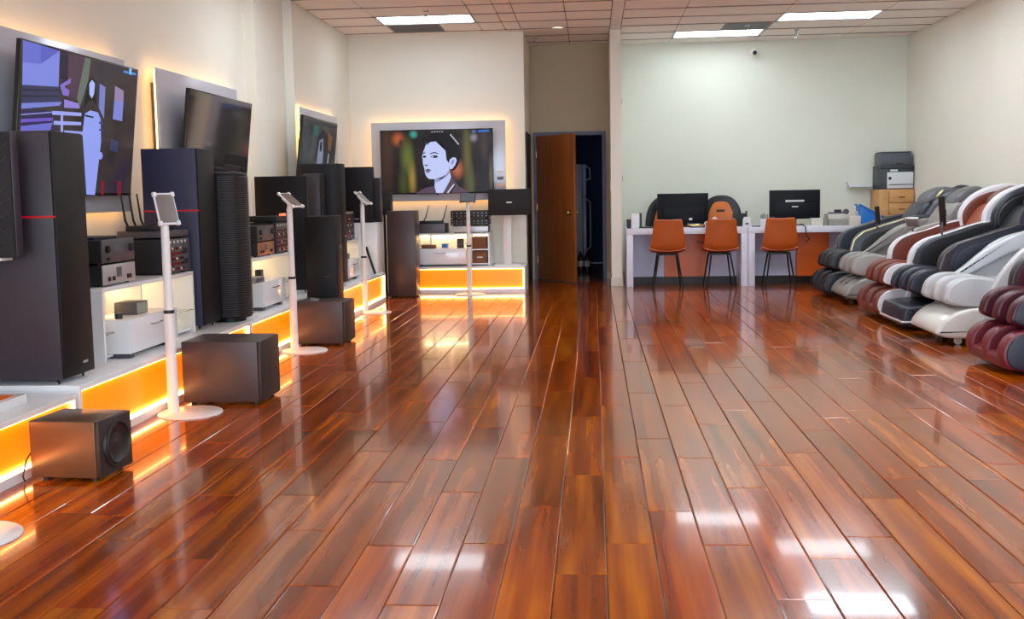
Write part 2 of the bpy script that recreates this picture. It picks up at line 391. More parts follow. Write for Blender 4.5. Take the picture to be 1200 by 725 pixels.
for fx, fy in sorted(FIX):
    wd = 1.16 if fx < 0 else 1.19
    lab = FL.get((fx, fy), 'white fluorescent ceiling panel in the tile grid over the open floor')
    t = thing('ceiling_light', lab, 'ceiling light', (fx + wd / 2, fy + .305, CZ - .0225), 0, 'fluorescent ceiling panels')
    bm = new(); h, k = wd / 2 - .004, .30
    for a in ((-h, h, -k, -k + .025), (-h, h, k - .025, k), (-h, -h + .025, -k + .025, k - .025), (h - .025, h, -k + .025, k - .025)): box(bm, *a, 0, .0225)
    obj('frame', bm, 'fixframe', t)
    obj('diffuser', B(-h + .025, h - .025, -k + .025, k - .025, .006, .016), 'fixlenslow' if (fx, fy) in FL else 'fixlens', t)
t = thing('downlight', 'small round recessed downlight in the ceiling before the recess', 'downlight', (-.43, 13.62, CZ - .0225))
bm = new(); bmesh.ops.create_cone(bm, cap_ends=False, segments=28, radius1=.085, radius2=.07, depth=.02, matrix=Matrix.Translation((0, 0, .0)))
obj('ring', bm, 'fixframe', t); obj('lens', cyl(new(), (0, 0, .0), (0, 0, .01), .069, n=28), 'down', t)
def sprinkler(x, y, lab):
    t = thing('fire_sprinkler', lab, 'sprinkler', (x, y, CZ - .0225), 0, 'ceiling sprinklers')
    obj('escutcheon', cyl(new(), (0, 0, 0), (0, 0, -.012), .04, .03), 'chrome', t)
    obj('stem', cyl(new(), (0, 0, -.012), (0, 0, -.06), .01), 'chrome', t)
    bm = new(); tube(bm, [(-.012, 0, -.05), (-.026, 0, -.075), (-.008, 0, -.1)], .004, 6); tube(bm, [(.012, 0, -.05), (.026, 0, -.075), (.008, 0, -.1)], .004, 6)
    obj('frame_arms', bm, 'chrome', t); obj('deflector', cyl(new(), (0, 0, -.1), (0, 0, -.105), .026), 'chrome', t)
sprinkler(-1.89, 12.15, 'chrome sprinkler in front of the panel light over the portrait screen')
sprinkler(-.77, 14.5, 'chrome sprinkler inside the recess by the open door')
sprinkler(1.98, 13.86, 'chrome sprinkler beside the panel light closest to the office wall')
sprinkler(2.70, 14.42, 'chrome sprinkler behind the panel light close to the right wall')
t = thing('vent_grille', 'grey ceiling vent behind the panel light over the portrait screen', 'vent', (-2.2, 13.33, CZ - .0225))
obj('frame', B(-.33, .33, -.29, .29, -.003, 0.0), 'prgrey', t)
for i in range(9): obj('slat', B(-.3, .3, -.26 + i * .06, -.225 + i * .06, -.008, -.003), 'ampgrey', t)
t = thing('vent_grille', 'grey ceiling vent in front of the panel light closest to the office wall', 'vent', (1.98, 13.33 + .61, CZ - .0225))
obj('frame', B(-.3, .3, -.29, .29, -.003, 0.0), 'prgrey', t)
for i in range(9): obj('slat', B(-.27, .27, -.26 + i * .06, -.225 + i * .06, -.008, -.003), 'ampgrey', t)
t = thing('security_camera', 'small white security camera with black lens high on the office wall', 'camera', (2.27, YR, 3.18))
obj('mount', cyl(new(), (0, 0, 0), (0, -.02, 0), .045), 'whitemetal', t)
obj('arm', tube(new(), [(0, -.015, 0), (0, -.07, .02), (0, -.1, 0)], .014), 'whitemetal', t)
obj('housing', ball(new(), (0, -.13, -.02), .05), 'whitemetal', t); obj('lens', ball(new(), (0, -.165, -.03), .03), 'black', t)

# door and its frame
bm = new()
box(bm, DX0 - .05, DX0, DY - .03, DY + .16, 0, DZ + .05); box(bm, DX1, DX1 + .05, DY - .03, DY + .16, 0, DZ + .05); box(bm, DX0, DX1, DY - .03, DY + .16, DZ, DZ + .05)
struct('trim_1', bm, 'doorframe', 'dark blue metal door frame')
t = thing('door_1', 'brown wooden door standing ajar in a dark blue frame', 'door', (DX0 + .005, DY - .035, 0), math.atan2(-.68, .56)); t['kind'] = 'structure'
del t['category']
obj('door_leaf', B(0, .86, -.02, .02, .012, DZ - .006, .003), 'wooddoor', t)
for s in (-1, 1):
    bm = new(); cyl(bm, (.79, s * .02, .97), (.79, s * .03, .97), .03); obj('rosette', bm, 'brass', t)
    bm = new(); cyl(bm, (.79, s * .03, .97), (.79, s * .06, .97), .011); ball(bm, (.79, s * .075, .97), .028); obj('knob', bm, 'brass', t)
for z in (.3, 1.05, 1.8): obj('hinge', cyl(new(), (0, -.02, z - .05), (0, -.02, z + .05), .008), 'brass', t)
t2 = struct('recess_shade_sheet', B(-.889, -.874, 14.05, 14.95, 0.01, 2.06, .002), 'black', 'dark sheet standing in for corner shade on the side of the recess')  # black sheet stands in for the shade at the wall corner
obj('shade_sheet_handle', tube(new(), [(-.872, 14.12, 1), (-.84, 14.12, 1), (-.84, 14.22, 1)], .008), 'chrome', t2)  # made-up handle on the shade sheet
for (x, y, z, lab) in ((0.2315, 13.98, 1.32, 'white switch plate on the partition facing the recess'),):
    t = thing('light_switch', lab, 'switch', (x, y, z), -PI / 2)
    obj('plate', B(-.04, .04, -.008, 0, -.06, .06, .003), 'whitemetal', t); obj('rocker', B(-.016, .016, -.014, -.008, -.033, .033, .002), 'whitegloss', t)
for z, lab in ((2.42, 'upper white sensor plate on the partition beside the office wall'), (1.42, 'lower white switch plate on the partition beside the office wall')):
    t = thing('light_switch', lab, 'switch', (0.3725, 13.99, z), PI / 2)
    obj('plate', B(-.035, .035, -.008, 0, -.055, .055, .003), 'whitemetal', t); obj('rocker', B(-.015, .015, -.014, -.008, -.03, .03, .002), 'prgrey', t)

# storeroom contents seen through the door, plus an added fill bulb
t = thing('refrigerator', 'white refrigerator with long handles in the dark room behind the door', 'refrigerator', (-.45, 17.1, 0))
obj('body', B(-.42, .27, 0, .7, .03, 1.70, .01), 'fridge', t)
for z0, z1, n in ((.06, 1.17, 0), (1.18, 1.70, 1)):
    d = obj('door', B(.275, .335, 0.0, .7, z0, z1, .012), 'fridge', t)
    obj('handle', tube(new(), [(.335, .05, z0 + .25), (.395, .05, z0 + .3), (.40, .05, (z0 + z1) / 2), (.395, .05, z1 - .08), (.335, .05, z1 - .03)], .012), 'fridge', d)
obj('feet', B(-.4, .25, .05, .65, 0, .03), 'black', t)
t = thing('carton', 'tan carton on the floor between the door and refrigerator', 'box', (-.36, 16.7, 0))
obj('body', B(-.19, .08, -.2, .2, 0, .44, .004), 'card', t); obj('tape', B(-.08, -.03, -.202, .202, .4, .442), 'greytray', t)
bm = new(); pillow(bm, [(-.18, .0), (-.2, .2), (-.1, .4), (.03, .36), (.07, .12), (.08, .0), (-.05, .0)], -.14, .14, .07)
o = obj('draped_jacket', bm, 'cloth', loc=(-.37, 16.7, .462)); tag(o, 'brown jacket slumped on the tan carton', 'jacket')
t = thing('bottle_pack', 'dark pack of bottles standing before the refrigerator', 'bottle pack', (-.16, 16.6, 0))
for i, (a, b) in enumerate(((-.05, 0), (.05, 0), (-.05, .1), (.05, .1))):
    bm = new(); cyl(bm, (a, b, 0), (a, b, .22), .042); cyl(bm, (a, b, .22), (a, b, .28), .042, .016); cyl(bm, (a, b, .28), (a, b, .31), .016); bt = obj('bottle', bm, 'black', t)
    obj('label_band', cyl(new(), (a, b, .08), (a, b, .17), .0425), 'jack', bt)
t = thing('added_fill_bulb', 'added unseen fill bulb on the ceiling of the storeroom', 'lamp', (-.1, 16.3, 2.70))  # unseen fill lamp, added to brighten the dark storeroom
obj('socket', cyl(new(), (0, 0, 0), (0, 0, -.06), .03, .025), 'whitemetal', t); obj('bulb', ball(new(), (0, 0, -.1), .05), mat('fill_bulb_glow', (200, 210, 255), .4, emit=(150, 170, 255), es=16.0), t)

# ================================================================ display furniture (local: front = -Y, width = X)
def platform(L, D, H, label, loc, rz, group='orange lit display platforms'):
    t = thing('display_platform', label, 'platform', loc, rz, group)
    h = L / 2
    bm = new(); box(bm, -h, h, .03, D, 0, H - .03); box(bm, -h, h, 0, .03, 0, .045); box(bm, -h, -h + .018, 0, .03, .045, H - .03); box(bm, h - .018, h, 0, .03, .045, H - .03)
    obj('body', bm, 'white', t)
    obj('top_slab', B(-h, h, 0, D, H - .03, H, .002), 'white', t)
    obj('front_panel', B(-h + .018, h - .018, .022, .03, .045, H - .03), 'orange', t)['label'] = 'orange acrylic front with the LED glow put in as emission'
    obj('led_strip', B(-h + .02, h - .02, .004, .016, .0455, .06), 'led', t)
    obj('led_strip', B(-h + .02, h - .02, .012, .018, H - .035, H - .031), 'led', t)
    for s in (-1, 1): obj('led_strip', B(s * (h - .024) - .003, s * (h - .024) + .003, .01, .018, .06, H - .037), 'led', t)
    return t
R90 = PI / 2
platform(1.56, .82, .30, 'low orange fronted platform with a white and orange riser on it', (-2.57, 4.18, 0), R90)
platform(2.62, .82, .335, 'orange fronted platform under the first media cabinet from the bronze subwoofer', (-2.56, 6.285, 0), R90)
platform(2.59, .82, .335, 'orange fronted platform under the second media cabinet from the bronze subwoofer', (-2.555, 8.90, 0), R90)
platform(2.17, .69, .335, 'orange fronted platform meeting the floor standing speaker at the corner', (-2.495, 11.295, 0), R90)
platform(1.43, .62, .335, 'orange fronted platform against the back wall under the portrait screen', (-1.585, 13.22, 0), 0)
t = thing('display_riser', 'white slab riser with orange top on the low platform', 'riser', (-2.69, 4.1, .30), R90)
obj('slab', B(-.62, .62, 0, .6, 0, .045, .003), 'white', t); obj('inlay', B(-.56, .56, .03, .57, .045, .049), 'inlay', t)['label'] = 'orange inlay'

def media_cabinet(L, label, loc, rz, dx0, dx1, divs, D=.46, H=.42, glass=True):
    """open lit cabinet; loc = front left bottom corner in local axes"""
    t = thing('media_cabinet', label, 'cabinet', loc, rz, 'white media cabinets with lit niches')
    obj('top', B(0, L, 0, D, H - .022, H, .002), 'white', t)
    for a in (0, L - .02): obj('end_panel', B(a, a + .02, .002, D, 0, H - .022), 'white', t)
    obj('back_panel', B(.02, L - .02, D - .015, D, 0, H - .022), 'white', t)
    obj('bottom', B(.02, L - .02, .03, D - .015, .015, .03), 'white', t)
    for d in divs: obj('divider', B(d - .008, d + .008, D * .45, D - .015, .03, H - .022), 'white', t)
    obj('led_strip', B(.03, L - .03, D - .05, D - .035, H - .032, H - .0225), 'ledniche', t)
    du = obj('drawer_unit', B(dx0, dx1, -.09, D * .42, .03, .225, .003), 'white', t)
    df = obj('drawer_front', B(dx0 + .012, dx1, -.1, -.09, .035, .23, .002), 'whitegloss', t)
    xm = (dx0 + dx1) / 2
    hb = new(); tube(hb, [(xm - .07, -.1, .175), (xm - .07, -.118, .175), (xm + .07, -.118, .175), (xm + .07, -.1, .175)], .004, 6); obj('handle', hb, 'chrome', df)
    for a in (dx0 + .03, dx1 - .08): obj('foot', B(a, a + .06, -.07, D * .3, 0, .03), 'ampgrey', t)
    if glass:
        obj('glass_shelf', B(.022, dx0 - .004, -.0, .2, .155, .161), 'glass', t)
        if dx1 < L - .1: obj('glass_shelf', B(dx1 + .004, L - .022, .0, .2, .155, .161), 'glass', t)
    return t
media_cabinet(1.36, 'white open media cabinet with a warm lit niche beside the red lined speaker', (-2.76, 5.68, .335), R90, .13, .80, (.44, .98))
media_cabinet(1.30, 'white open media cabinet with a lit niche behind the second tablet stand', (-2.76, 8.20, .335), R90, .07, .66, (.42, .72))
media_cabinet(1.08, 'white open media cabinet with a lit niche behind the third tablet stand', (-2.72, 10.95, .335), R90, .12, .62, (.4,))
BC = media_cabinet(.95, 'white open media cabinet on the back wall platform with cartons in its bay', (-2.28, 13.34, .335), 0, .0, .665, (.16, .70), glass=False)
obj('bay_shelf', B(.708, .93, 0, .44, .20, .215), 'white', BC)

def tv(w, h, label, loc, rz, tilt, screen):
    t = thing('television', label, 'television', loc, rz); t.rotation_euler = (tilt, 0, rz)
    obj('housing', B(-w / 2, w / 2, 0, .03, 0, h, .004), 'tvblack', t)
    s = obj('screen', B(-w / 2 + .012, w / 2 - .012, -.002, .001, .018, h - .012), screen, t, smooth=0)
    obj('rear_bulge', B(-w * .3, w * .3, .03, .055, h * .1, h * .6, .01), 'black', t)
    return t, s
def scr(r, g, b, e=.8):
    k = 'scr_%d_%d_%d' % (r, g, b)
    if k not in M:
        M[k] = mat('screen_glow_' + k[4:], (8, 8, 9), 0.3, var=0.0, emit=(r, g, b), es=e, spec=.2)
    return k
def picture(tvo, w, h, polys, name='screen_image'):
    bm = new(); ms = []
    for i, (c, pts) in enumerate(polys):
        k = scr(*c)
        if k not in ms: ms.append(k)
        fn = lambda u, v, d: ((u - .5) * w, -.0025 - d, (1 - v) * h)
        flat_poly(bm, pts, i * .00004, ms.index(k), fn)
    bmesh.ops.triangulate(bm, faces=bm.faces[:])
    o = obj(name, bm, ms, tvo, smooth=0)
    o['kind'] = 'stuff'
    return o
def blur_screen(name, cols, scale, strength=0.8, stretch=(1, 1, 1)):
    m = bpy.data.materials.new(name); m.use_nodes = True; nt = m.node_tree; b = nt.nodes['Principled BSDF']
    b.inputs['Base Color'].default_value = (.004, .004, .005, 1); b.inputs['Roughness'].default_value = .25; b.inputs['Specular IOR Level'].default_value = .2
    tc = nt.nodes.new('ShaderNodeTexCoord'); mp = nt.nodes.new('ShaderNodeMapping'); mp.inputs['Scale'].default_value = stretch
    n = nt.nodes.new('ShaderNodeTexNoise'); n.inputs['Scale'].default_value = scale; n.inputs['Detail'].default_value = 1.0
    r = nt.nodes.new('ShaderNodeValToRGB'); el = r.color_ramp.elements
    el[0].position, el[0].color = cols[0][0], srgb(*cols[0][1]); el[1].position, el[1].color = cols[-1][0], srgb(*cols[-1][1])
    for p, c in cols[1:-1]: el.new(p).color = srgb(*c)
    nt.links.new(tc.outputs['Object'], mp.inputs[0]); nt.links.new(mp.outputs[0], n.inputs['Vector']); nt.links.new(n.outputs['Fac'], r.inputs[0])
    nt.links.new(r.outputs[0], b.inputs['Emission Color']); b.inputs['Emission Strength'].default_value = strength
    M[name] = m; return name
def blob_screen(name, base, blobs, w, h, strength):
    m = bpy.data.materials.new(name); m.use_nodes = True; nt = m.node_tree; b = nt.nodes['Principled BSDF']; N = nt.nodes.new; L = nt.links.new
    b.inputs['Base Color'].default_value = (.004, .004, .005, 1); b.inputs['Roughness'].default_value = .25; b.inputs['Specular IOR Level'].default_value = .2
    tc = N('ShaderNodeTexCoord'); n = N('ShaderNodeTexNoise'); n.inputs['Scale'].default_value = 4.0; n.inputs['Detail'].default_value = 1
    L(tc.outputs['Object'], n.inputs['Vector'])
    r = N('ShaderNodeValToRGB'); r.color_ramp.elements[0].position = .35; r.color_ramp.elements[1].position = .7
    r.color_ramp.elements[0].color = srgb(*base); r.color_ramp.elements[1].color = srgb(*[c * 2.0 for c in base]); L(n.outputs['Fac'], r.inputs[0])
    cur = r.outputs[0]
    for u, v, ru, rv, col in blobs:
        sb = N('ShaderNodeVectorMath'); sb.operation = 'SUBTRACT'; sb.inputs[1].default_value = ((u - .5) * w, 0, (1 - v) * h); L(tc.outputs['Object'], sb.inputs[0])
        ml = N('ShaderNodeVectorMath'); ml.operation = 'MULTIPLY'; ml.inputs[1].default_value = (1 / (ru * w), 0, 1 / (rv * h)); L(sb.outputs[0], ml.inputs[0])
        ln = N('ShaderNodeVectorMath'); ln.operation = 'LENGTH'; L(ml.outputs[0], ln.inputs[0])
        mr = N('ShaderNodeMapRange'); mr.interpolation_type = 'SMOOTHSTEP'; mr.inputs[1].default_value = 1.0; mr.inputs[2].default_value = 0.0; L(ln.outputs['Value'], mr.inputs[0])
        mx = N('ShaderNodeMix'); mx.data_type = 'RGBA'; L(mr.outputs[0], mx.inputs[0]); L(cur, mx.inputs[6]); mx.inputs[7].default_value = srgb(*col); cur = mx.outputs[2]
    L(cur, b.inputs['Emission Color']); b.inputs['Emission Strength'].default_value = strength; M[name] = m
blob_screen('scr_garden', (22, 17, 17), [(.06, .3, .10, .9, (66, 44, 30)), (.16, .14, .08, .16, (170, 84, 40)), (.19, .2, .045, .1, (40, 30, 24)), (.24, .42, .09, .4, (92, 100, 36)), (.28, .76, .06, .4, (140, 118, 52)), (.2, .85, .07, .4, (62, 70, 34)), (.34, .5, .06, .8, (34, 26, 24)), (.30, .07, .05, .09, (60, 150, 136)),
    (.77, .4, .06, .9, (92, 84, 44)), (.80, .85, .05, .5, (78, 80, 44)), (.83, .14, .05, .1, (130, 124, 136)), (.68, .62, .08, .22, (170, 92, 62)), (.92, .28, .05, .5, (62, 52, 50)), (.98, .7, .03, .4, (90, 80, 56)), (.9, .7, .07, .5, (30, 22, 26))], 1.485, .835, 1.0)
blur_screen('scr_room', [(.3, (40, 34, 38)), (.5, (62, 52, 50)), (.7, (50, 42, 58))], 3.0, .8)
blur_screen('scr_far', [(.3, (30, 34, 36)), (.5, (52, 58, 58)), (.62, (70, 74, 60)), (.75, (44, 46, 50))], 3.0, .7)

def backing(W, z0, z1, label, loc, rz, so=.08):
    t = thing('backlit_panel', label, 'wall panel', loc, rz, 'backlit silver wall panels')
    obj('panel', B(-W / 2, W / 2, -so - .02, -so, z0, z1, .002), 'panel', t)
    obj('standoff', B(-W / 2 + .1, W / 2 - .1, -so, -.002, z0 + .1, z1 - .1), 'ampgrey', t)
    e = W / 2 - .012
    for a in ((-e, e, z1 - .022, z1 - .012), (-e, e, z0 + .012, z0 + .022), (-e - .005, -e + .005, z0 + .022, z1 - .022), (e - .005, e + .005, z0 + .022, z1 - .022)):
        obj('led_strip', B(a[0], a[1], -so, -so + .014, a[2], a[3]), 'ledhalo', t)
    return t
backing(1.78, 1.17, 2.235, 'silver wall panel with warm halo behind the lilac lit picture', (-3.40, 6.43, 0), R90)
backing(1.80, 1.17, 2.25, 'silver wall panel with warm halo behind the switched off television', (-3.40, 8.78, 0), R90)
backing(1.62, 1.17, 2.22, 'silver wall panel with warm halo next to the room corner', (-3.20, 12.08, 0), R90, .035)
BP = backing(1.77, 1.17, 2.20, 'silver wall panel with warm halo around the portrait screen', (-2.02, YB, 0), 0)
for z, m in ((1.45, 'ampgrey'), (1.36, 'copper'), (1.53, 'white')): obj('sticker', B(.77, .85, -.101, -.1, z - .02, z + .02), m, BP)

T1, s1 = tv(1.482, .865, 'large television showing a woman in a lilac lit room', (-3.20, 6.348, 1.28), R90, .116, 'scr_room')
T2, s2 = tv(1.51, .85, 'large switched off television with dark glossy reflections', (-3.215, 8.80, 1.265), R90, .116, 'tvoff')
T3, s3 = tv(1.475, .845, 'television with a dim bluish picture next to the room corner', (-3.09, 11.56, 1.262), R90, .116, 'scr_far')
T4, s4 = tv(1.485, .835, 'television showing a close portrait of a dark haired person on the back wall', (-2.035, 13.695, 1.262), 0, 0, 'scr_garden')
TV1P = [((104, 112, 206), [(0.008, 0.011), (0.14, 0.012), (0.141, 0.132), (0.013, 0.149)]),
 ((128, 138, 226), [(0.013, 0.149), (0.141, 0.132), (0.279, 0.017), (0.282, 0.256), (0.019, 0.288)]),
 ((92, 96, 190), [(0.134, 0.013), (0.279, 0.017), (0.141, 0.132)]),
 ((58, 58, 92), [(0.019, 0.288), (0.282, 0.256), (0.299, 0.357), (0.021, 0.406)]),
 ((40, 38, 60), [(0.019, 0.312), (0.283, 0.278), (0.284, 0.287), (0.02, 0.326)]),
 ((40, 38, 60), [(0.02, 0.352), (0.29, 0.315), (0.291, 0.324), (0.021, 0.366)]),
 ((120, 132, 214), [(0.019, 0.404), (0.313, 0.353), (0.301, 0.38), (0.019, 0.44)]),
 ((50, 44, 84), [(0.019, 0.44), (0.248, 0.421), (0.257, 0.562), (0.021, 0.585)]),
 ((112, 84, 200), [(0.021, 0.504), (0.251, 0.468), (0.252, 0.488), (0.02, 0.527)]),
 ((150, 150, 226), [(0.019, 0.473), (0.243, 0.429), (0.244, 0.436), (0.019, 0.48)]),
 ((110, 112, 206), [(0.021, 0.549), (0.253, 0.501), (0.235, 0.555), (0.021, 0.585)]),
 ((44, 36, 52), [(0.278, 0.015), (0.348, 0.015), (0.346, 0.205), (0.29, 0.196)]),
 ((78, 56, 72), [(0.348, 0.015), (0.497, 0.015), (0.46, 0.333), (0.352, 0.301)]),
 ((104, 112, 104), [(0.487, 0.017), (0.536, 0.016), (0.522, 0.174), (0.462, 0.373), (0.434, 0.308)]),
 ((132, 110, 200), [(0.292, 0.243), (0.379, 0.18), (0.376, 0.215), (0.326, 0.247), (0.373, 0.268), (0.364, 0.308), (0.319, 0.306)]),
 ((150, 130, 220), [(0.332, 0.333), (0.449, 0.345), (0.463, 0.378), (0.335, 0.39)]),
 ((160, 168, 240), [(0.243, 0.423), (0.479, 0.406), (0.481, 0.43), (0.245, 0.449)]),
 ((160, 168, 240), [(0.258, 0.488), (0.481, 0.472), (0.483, 0.495), (0.259, 0.514)]),
 ((160, 168, 240), [(0.309, 0.418), (0.328, 0.415), (0.337, 0.564), (0.318, 0.566)]),
 ((150, 160, 236), [(0.345, 0.544), (0.51, 0.537), (0.512, 0.562), (0.346, 0.568)]),
 ((124, 128, 200), [(0.626, 0.176), (0.68, 0.193), (0.683, 0.426), (0.629, 0.35)]),
 ((150, 130, 170), [(0.77, 0.167), (0.858, 0.19), (0.862, 0.275), (0.771, 0.278)]),
 ((130, 136, 214), [(0.771, 0.278), (0.862, 0.275), (0.86, 0.423), (0.766, 0.417)]),
 ((24, 20, 26), [(0.523, 0.179), (0.555, 0.143), (0.592, 0.167), (0.609, 0.332), (0.569, 0.308), (0.532, 0.323), (0.497, 0.378), (0.505, 0.277)]),
 ((178, 190, 252), [(0.533, 0.192), (0.556, 0.16), (0.583, 0.183), (0.58, 0.255), (0.563, 0.293), (0.539, 0.267)]),
 ((150, 164, 244), [(0.508, 0.409), (0.555, 0.379), (0.624, 0.386), (0.651, 0.429), (0.668, 0.594), (0.639, 0.696), (0.639, 0.993), (0.562, 0.989), (0.524, 0.727), (0.497, 0.547)]),
 ((150, 164, 244), [(0.622, 0.676), (0.679, 0.672), (0.692, 0.701), (0.678, 0.727), (0.625, 0.726)]),
 ((40, 40, 70), [(0.503, 0.414), (0.588, 0.42), (0.584, 0.432), (0.514, 0.429)]),
 ((64, 70, 130), [(0.637, 0.451), (0.674, 0.451), (0.675, 0.467), (0.638, 0.467)]),
 ((64, 70, 130), [(0.641, 0.502), (0.677, 0.505), (0.679, 0.521), (0.642, 0.517)]),
 ((120, 34, 44), [(0.686, 0.887), (0.721, 0.887), (0.723, 0.989), (0.696, 0.989)]),
 ((120, 34, 44), [(0.843, 0.885), (0.888, 0.884), (0.891, 0.994), (0.857, 0.994)]),
 ((60, 60, 96), [(0.752, 0.565), (0.836, 0.58), (0.832, 0.667), (0.753, 0.651)]),
 ((70, 140, 220), [(0.844, 0.036), (0.975, 0.033), (0.974, 0.052), (0.845, 0.054)]),
 ((140, 200, 240), [(0.899, 0.009), (0.925, 0.008), (0.926, 0.056), (0.903, 0.056)])]
picture(T1, 1.482, .865, TV1P)
TV3P = [((36, 40, 42), [(.05, .03), (.95, .03), (.95, .08), (.05, .08)]), ((26, 90, 84), [(.3, .1), (.42, .1), (.42, .22), (.3, .22)]), ((30, 32, 38), [(.42, .25), (.55, .12), (.72, .2), (.8, .5), (.78, .97), (.4, .97)]),
        ((120, 128, 150), [(.48, .28), (.58, .24), (.62, .45), (.6, .97), (.42, .97), (.44, .6)]), ((60, 90, 170), [(.42, .72), (.58, .68), (.6, .97), (.4, .97)]), ((110, 70, 40), [(.72, .14), (.86, .2), (.84, .4), (.74, .36)]), ((24, 26, 32), [(.5, .3), (.56, .28), (.57, .4), (.51, .42)]), ((140, 146, 160), [(.76, .45), (.8, .42), (.78, .7), (.74, .72)])]
picture(T3, 1.475, .845, TV3P)
def pz(l): return [((x - 145) / 716.0, (y - 127) / 405.0) for x, y in l]
def ell(cx, cy, rx, ry, n=14, a=0): return [(cx + rx * math.cos(2 * PI * i / n) * math.cos(a) - ry * math.sin(2 * PI * i / n) * math.sin(a), cy + rx * math.cos(2 * PI * i / n) * math.sin(a) + ry * math.sin(2 * PI * i / n) * math.cos(a)) for i in range(n)]
SKIN, SKD, HAIR, JK = (196, 206, 250), (150, 156, 205), (22, 17, 24), (92, 72, 88)
face = [(440, 212), (470, 198), (520, 198), (548, 212), (566, 250), (573, 300), (578, 345), (582, 385), (560, 412), (525, 430), (490, 440), (452, 438), (436, 424), (428, 405), (424, 385), (431, 370), (428, 356), (416, 344), (414, 332), (418, 318), (410, 300), (416, 275), (428, 245)]
TV4P = [(HAIR, pz([(436, 215), (440, 188), (452, 166), (480, 150), (515, 141), (550, 143), (592, 157), (630, 195), (650, 250), (655, 305), (640, 350), (620, 380), (600, 388), (575, 370), (560, 300), (540, 240), (500, 215)])),
        (JK, pz([(366, 528), (400, 505), (440, 490), (486, 484), (500, 528)])), (SKIN, pz([(488, 438), (530, 440), (560, 414), (584, 386), (592, 430), (560, 500), (542, 528), (496, 528), (486, 490)])), (SKD, pz([(488, 438), (530, 440), (560, 414), (584, 386), (586, 402), (560, 428), (525, 450), (494, 462)])),
        (JK, pz([(538, 528), (560, 495), (590, 440), (604, 436), (622, 470), (640, 490), (690, 512), (705, 528)])), ((200, 196, 220), pz([(560, 528), (606, 472), (614, 478), (574, 528)])), ((40, 30, 44), pz([(574, 528), (614, 478), (620, 484), (590, 528)])),
        (SKIN, pz(face)), (HAIR, pz([(436, 222), (452, 200), (500, 190), (545, 196), (566, 232), (576, 290), (577, 335), (566, 322), (560, 262), (540, 216), (500, 203), (464, 206), (446, 222)])),
        (SKIN, pz([(578, 345), (586, 318), (606, 304), (624, 308), (630, 326), (620, 352), (602, 376), (584, 380)])), (SKD, pz([(590, 345), (598, 322), (614, 318), (616, 332), (604, 352)])),
        (HAIR, pz(ell(489, 298, 22, 8))), (HAIR, pz(ell(425, 297, 12, 7))), ((235, 238, 255), pz(ell(478, 299, 5, 4))), (HAIR, pz([(462, 276), (490, 268), (512, 276), (514, 282), (488, 275), (462, 282)])), (HAIR, pz([(415, 276), (428, 268), (436, 274), (428, 275), (416, 282)])),
        ((60, 44, 70), pz(ell(436, 352, 12, 4))), ((70, 46, 66), pz([(428, 380), (448, 374), (470, 384), (450, 386), (430, 386)])), ((110, 86, 130), pz([(432, 388), (450, 388), (464, 388), (448, 400), (434, 398)])),
        ((40, 110, 190), pz([(768, 138), (838, 136), (838, 150), (768, 152)])), ((90, 100, 150), pz([(728, 138), (756, 137), (756, 152), (728, 153)]))]
for k in range(6): TV4P.append(((214, 214, 228), pz(ell(596 + k * 9, 165 + k * 11, 5, 6, 8))))
for k in range(5): TV4P.append(((190, 190, 205), pz(ell(478 + k * 16, 143 - (k == 2) * 2, 6, 3, 8))))
picture(T4, 1.485, .835, TV4P)
obj('badge', B(-.012, .012, -.006, 0, -.02, .012, .003), 'black', T4)

# ---------------------------------------------------------------- loudspeakers
def tower(w, d, h, label, loc, rz, side='spkside', front='grille', lift=.03, led=None, badge=None, group='tower loudspeakers', name='tower_speaker', spikes=True):
    t = thing(name, label, 'speaker', loc, rz, group)
    obj('cabinet', B(-w / 2, w / 2, .012, d, lift, h, .004), side, t)
    obj('front_grille', B(-w / 2 + .003, w / 2 - .003, 0, .012, lift + .003, h - .003, .003), front, t)
    if lift > 0:
        for sx in (-1, 1):
            for y in (.05, d - .04): obj('foot', cyl(new(), (sx * (w / 2 - .035), y, 0), (sx * (w / 2 - .035), y, lift), .004 if spikes else .018, .010 if spikes else .018, n=10), 'blackmetal', t)
    if led: obj('red_light_line', B(-w / 2 - .0012, -w / 2, .0, d, led - .005, led + .005), 'redled', t)['label'] = 'glowing red line'
    if badge: obj('badge' if side != 'rib' or w < .3 else 'badge', B(badge[0] - .025, badge[0] + .025, -.002, 0, badge[1] - .006, badge[1] + .006), 'silver' if led else 'rib', t)
    return t
tower(.32, .50, 1.26, 'tall black and plum speaker with red line on the low platform edge', (-2.63, 5.13, .335), R90, 'spkside', 'spk', led=.84, badge=(.06, .09))
tower(.32, .40, 1.265, 'tall navy black speaker with thin red line behind the tablet', (-2.72, 7.26, .335), R90, 'spkblue', 'spk', led=.835)
tower(.07, .50, 1.115, 'wide flat dark speaker behind the second tablet stand', (-2.71, 9.84, .335), R90, 'spk', 'spk')
tower(.18, .18, 1.145, 'narrow dark speaker in front of the rounded black tower', (-2.69, 10.36, .335), R90, 'rib', 'spk')
tower(.275, .24, 1.08, 'short glossy black speaker standing on the floor behind a subwoofer', (-2.395, 9.06, 0), 0, 'spk', 'spk', lift=.02, spikes=False, badge=(.05, .55))
tower(.35, .30, 1.06, 'dark brown floor speaker standing at the corner by the back platform', (-2.35, 12.70, 0), 0, 'rib', 'sub', lift=.015, spikes=False, badge=(0, .55))
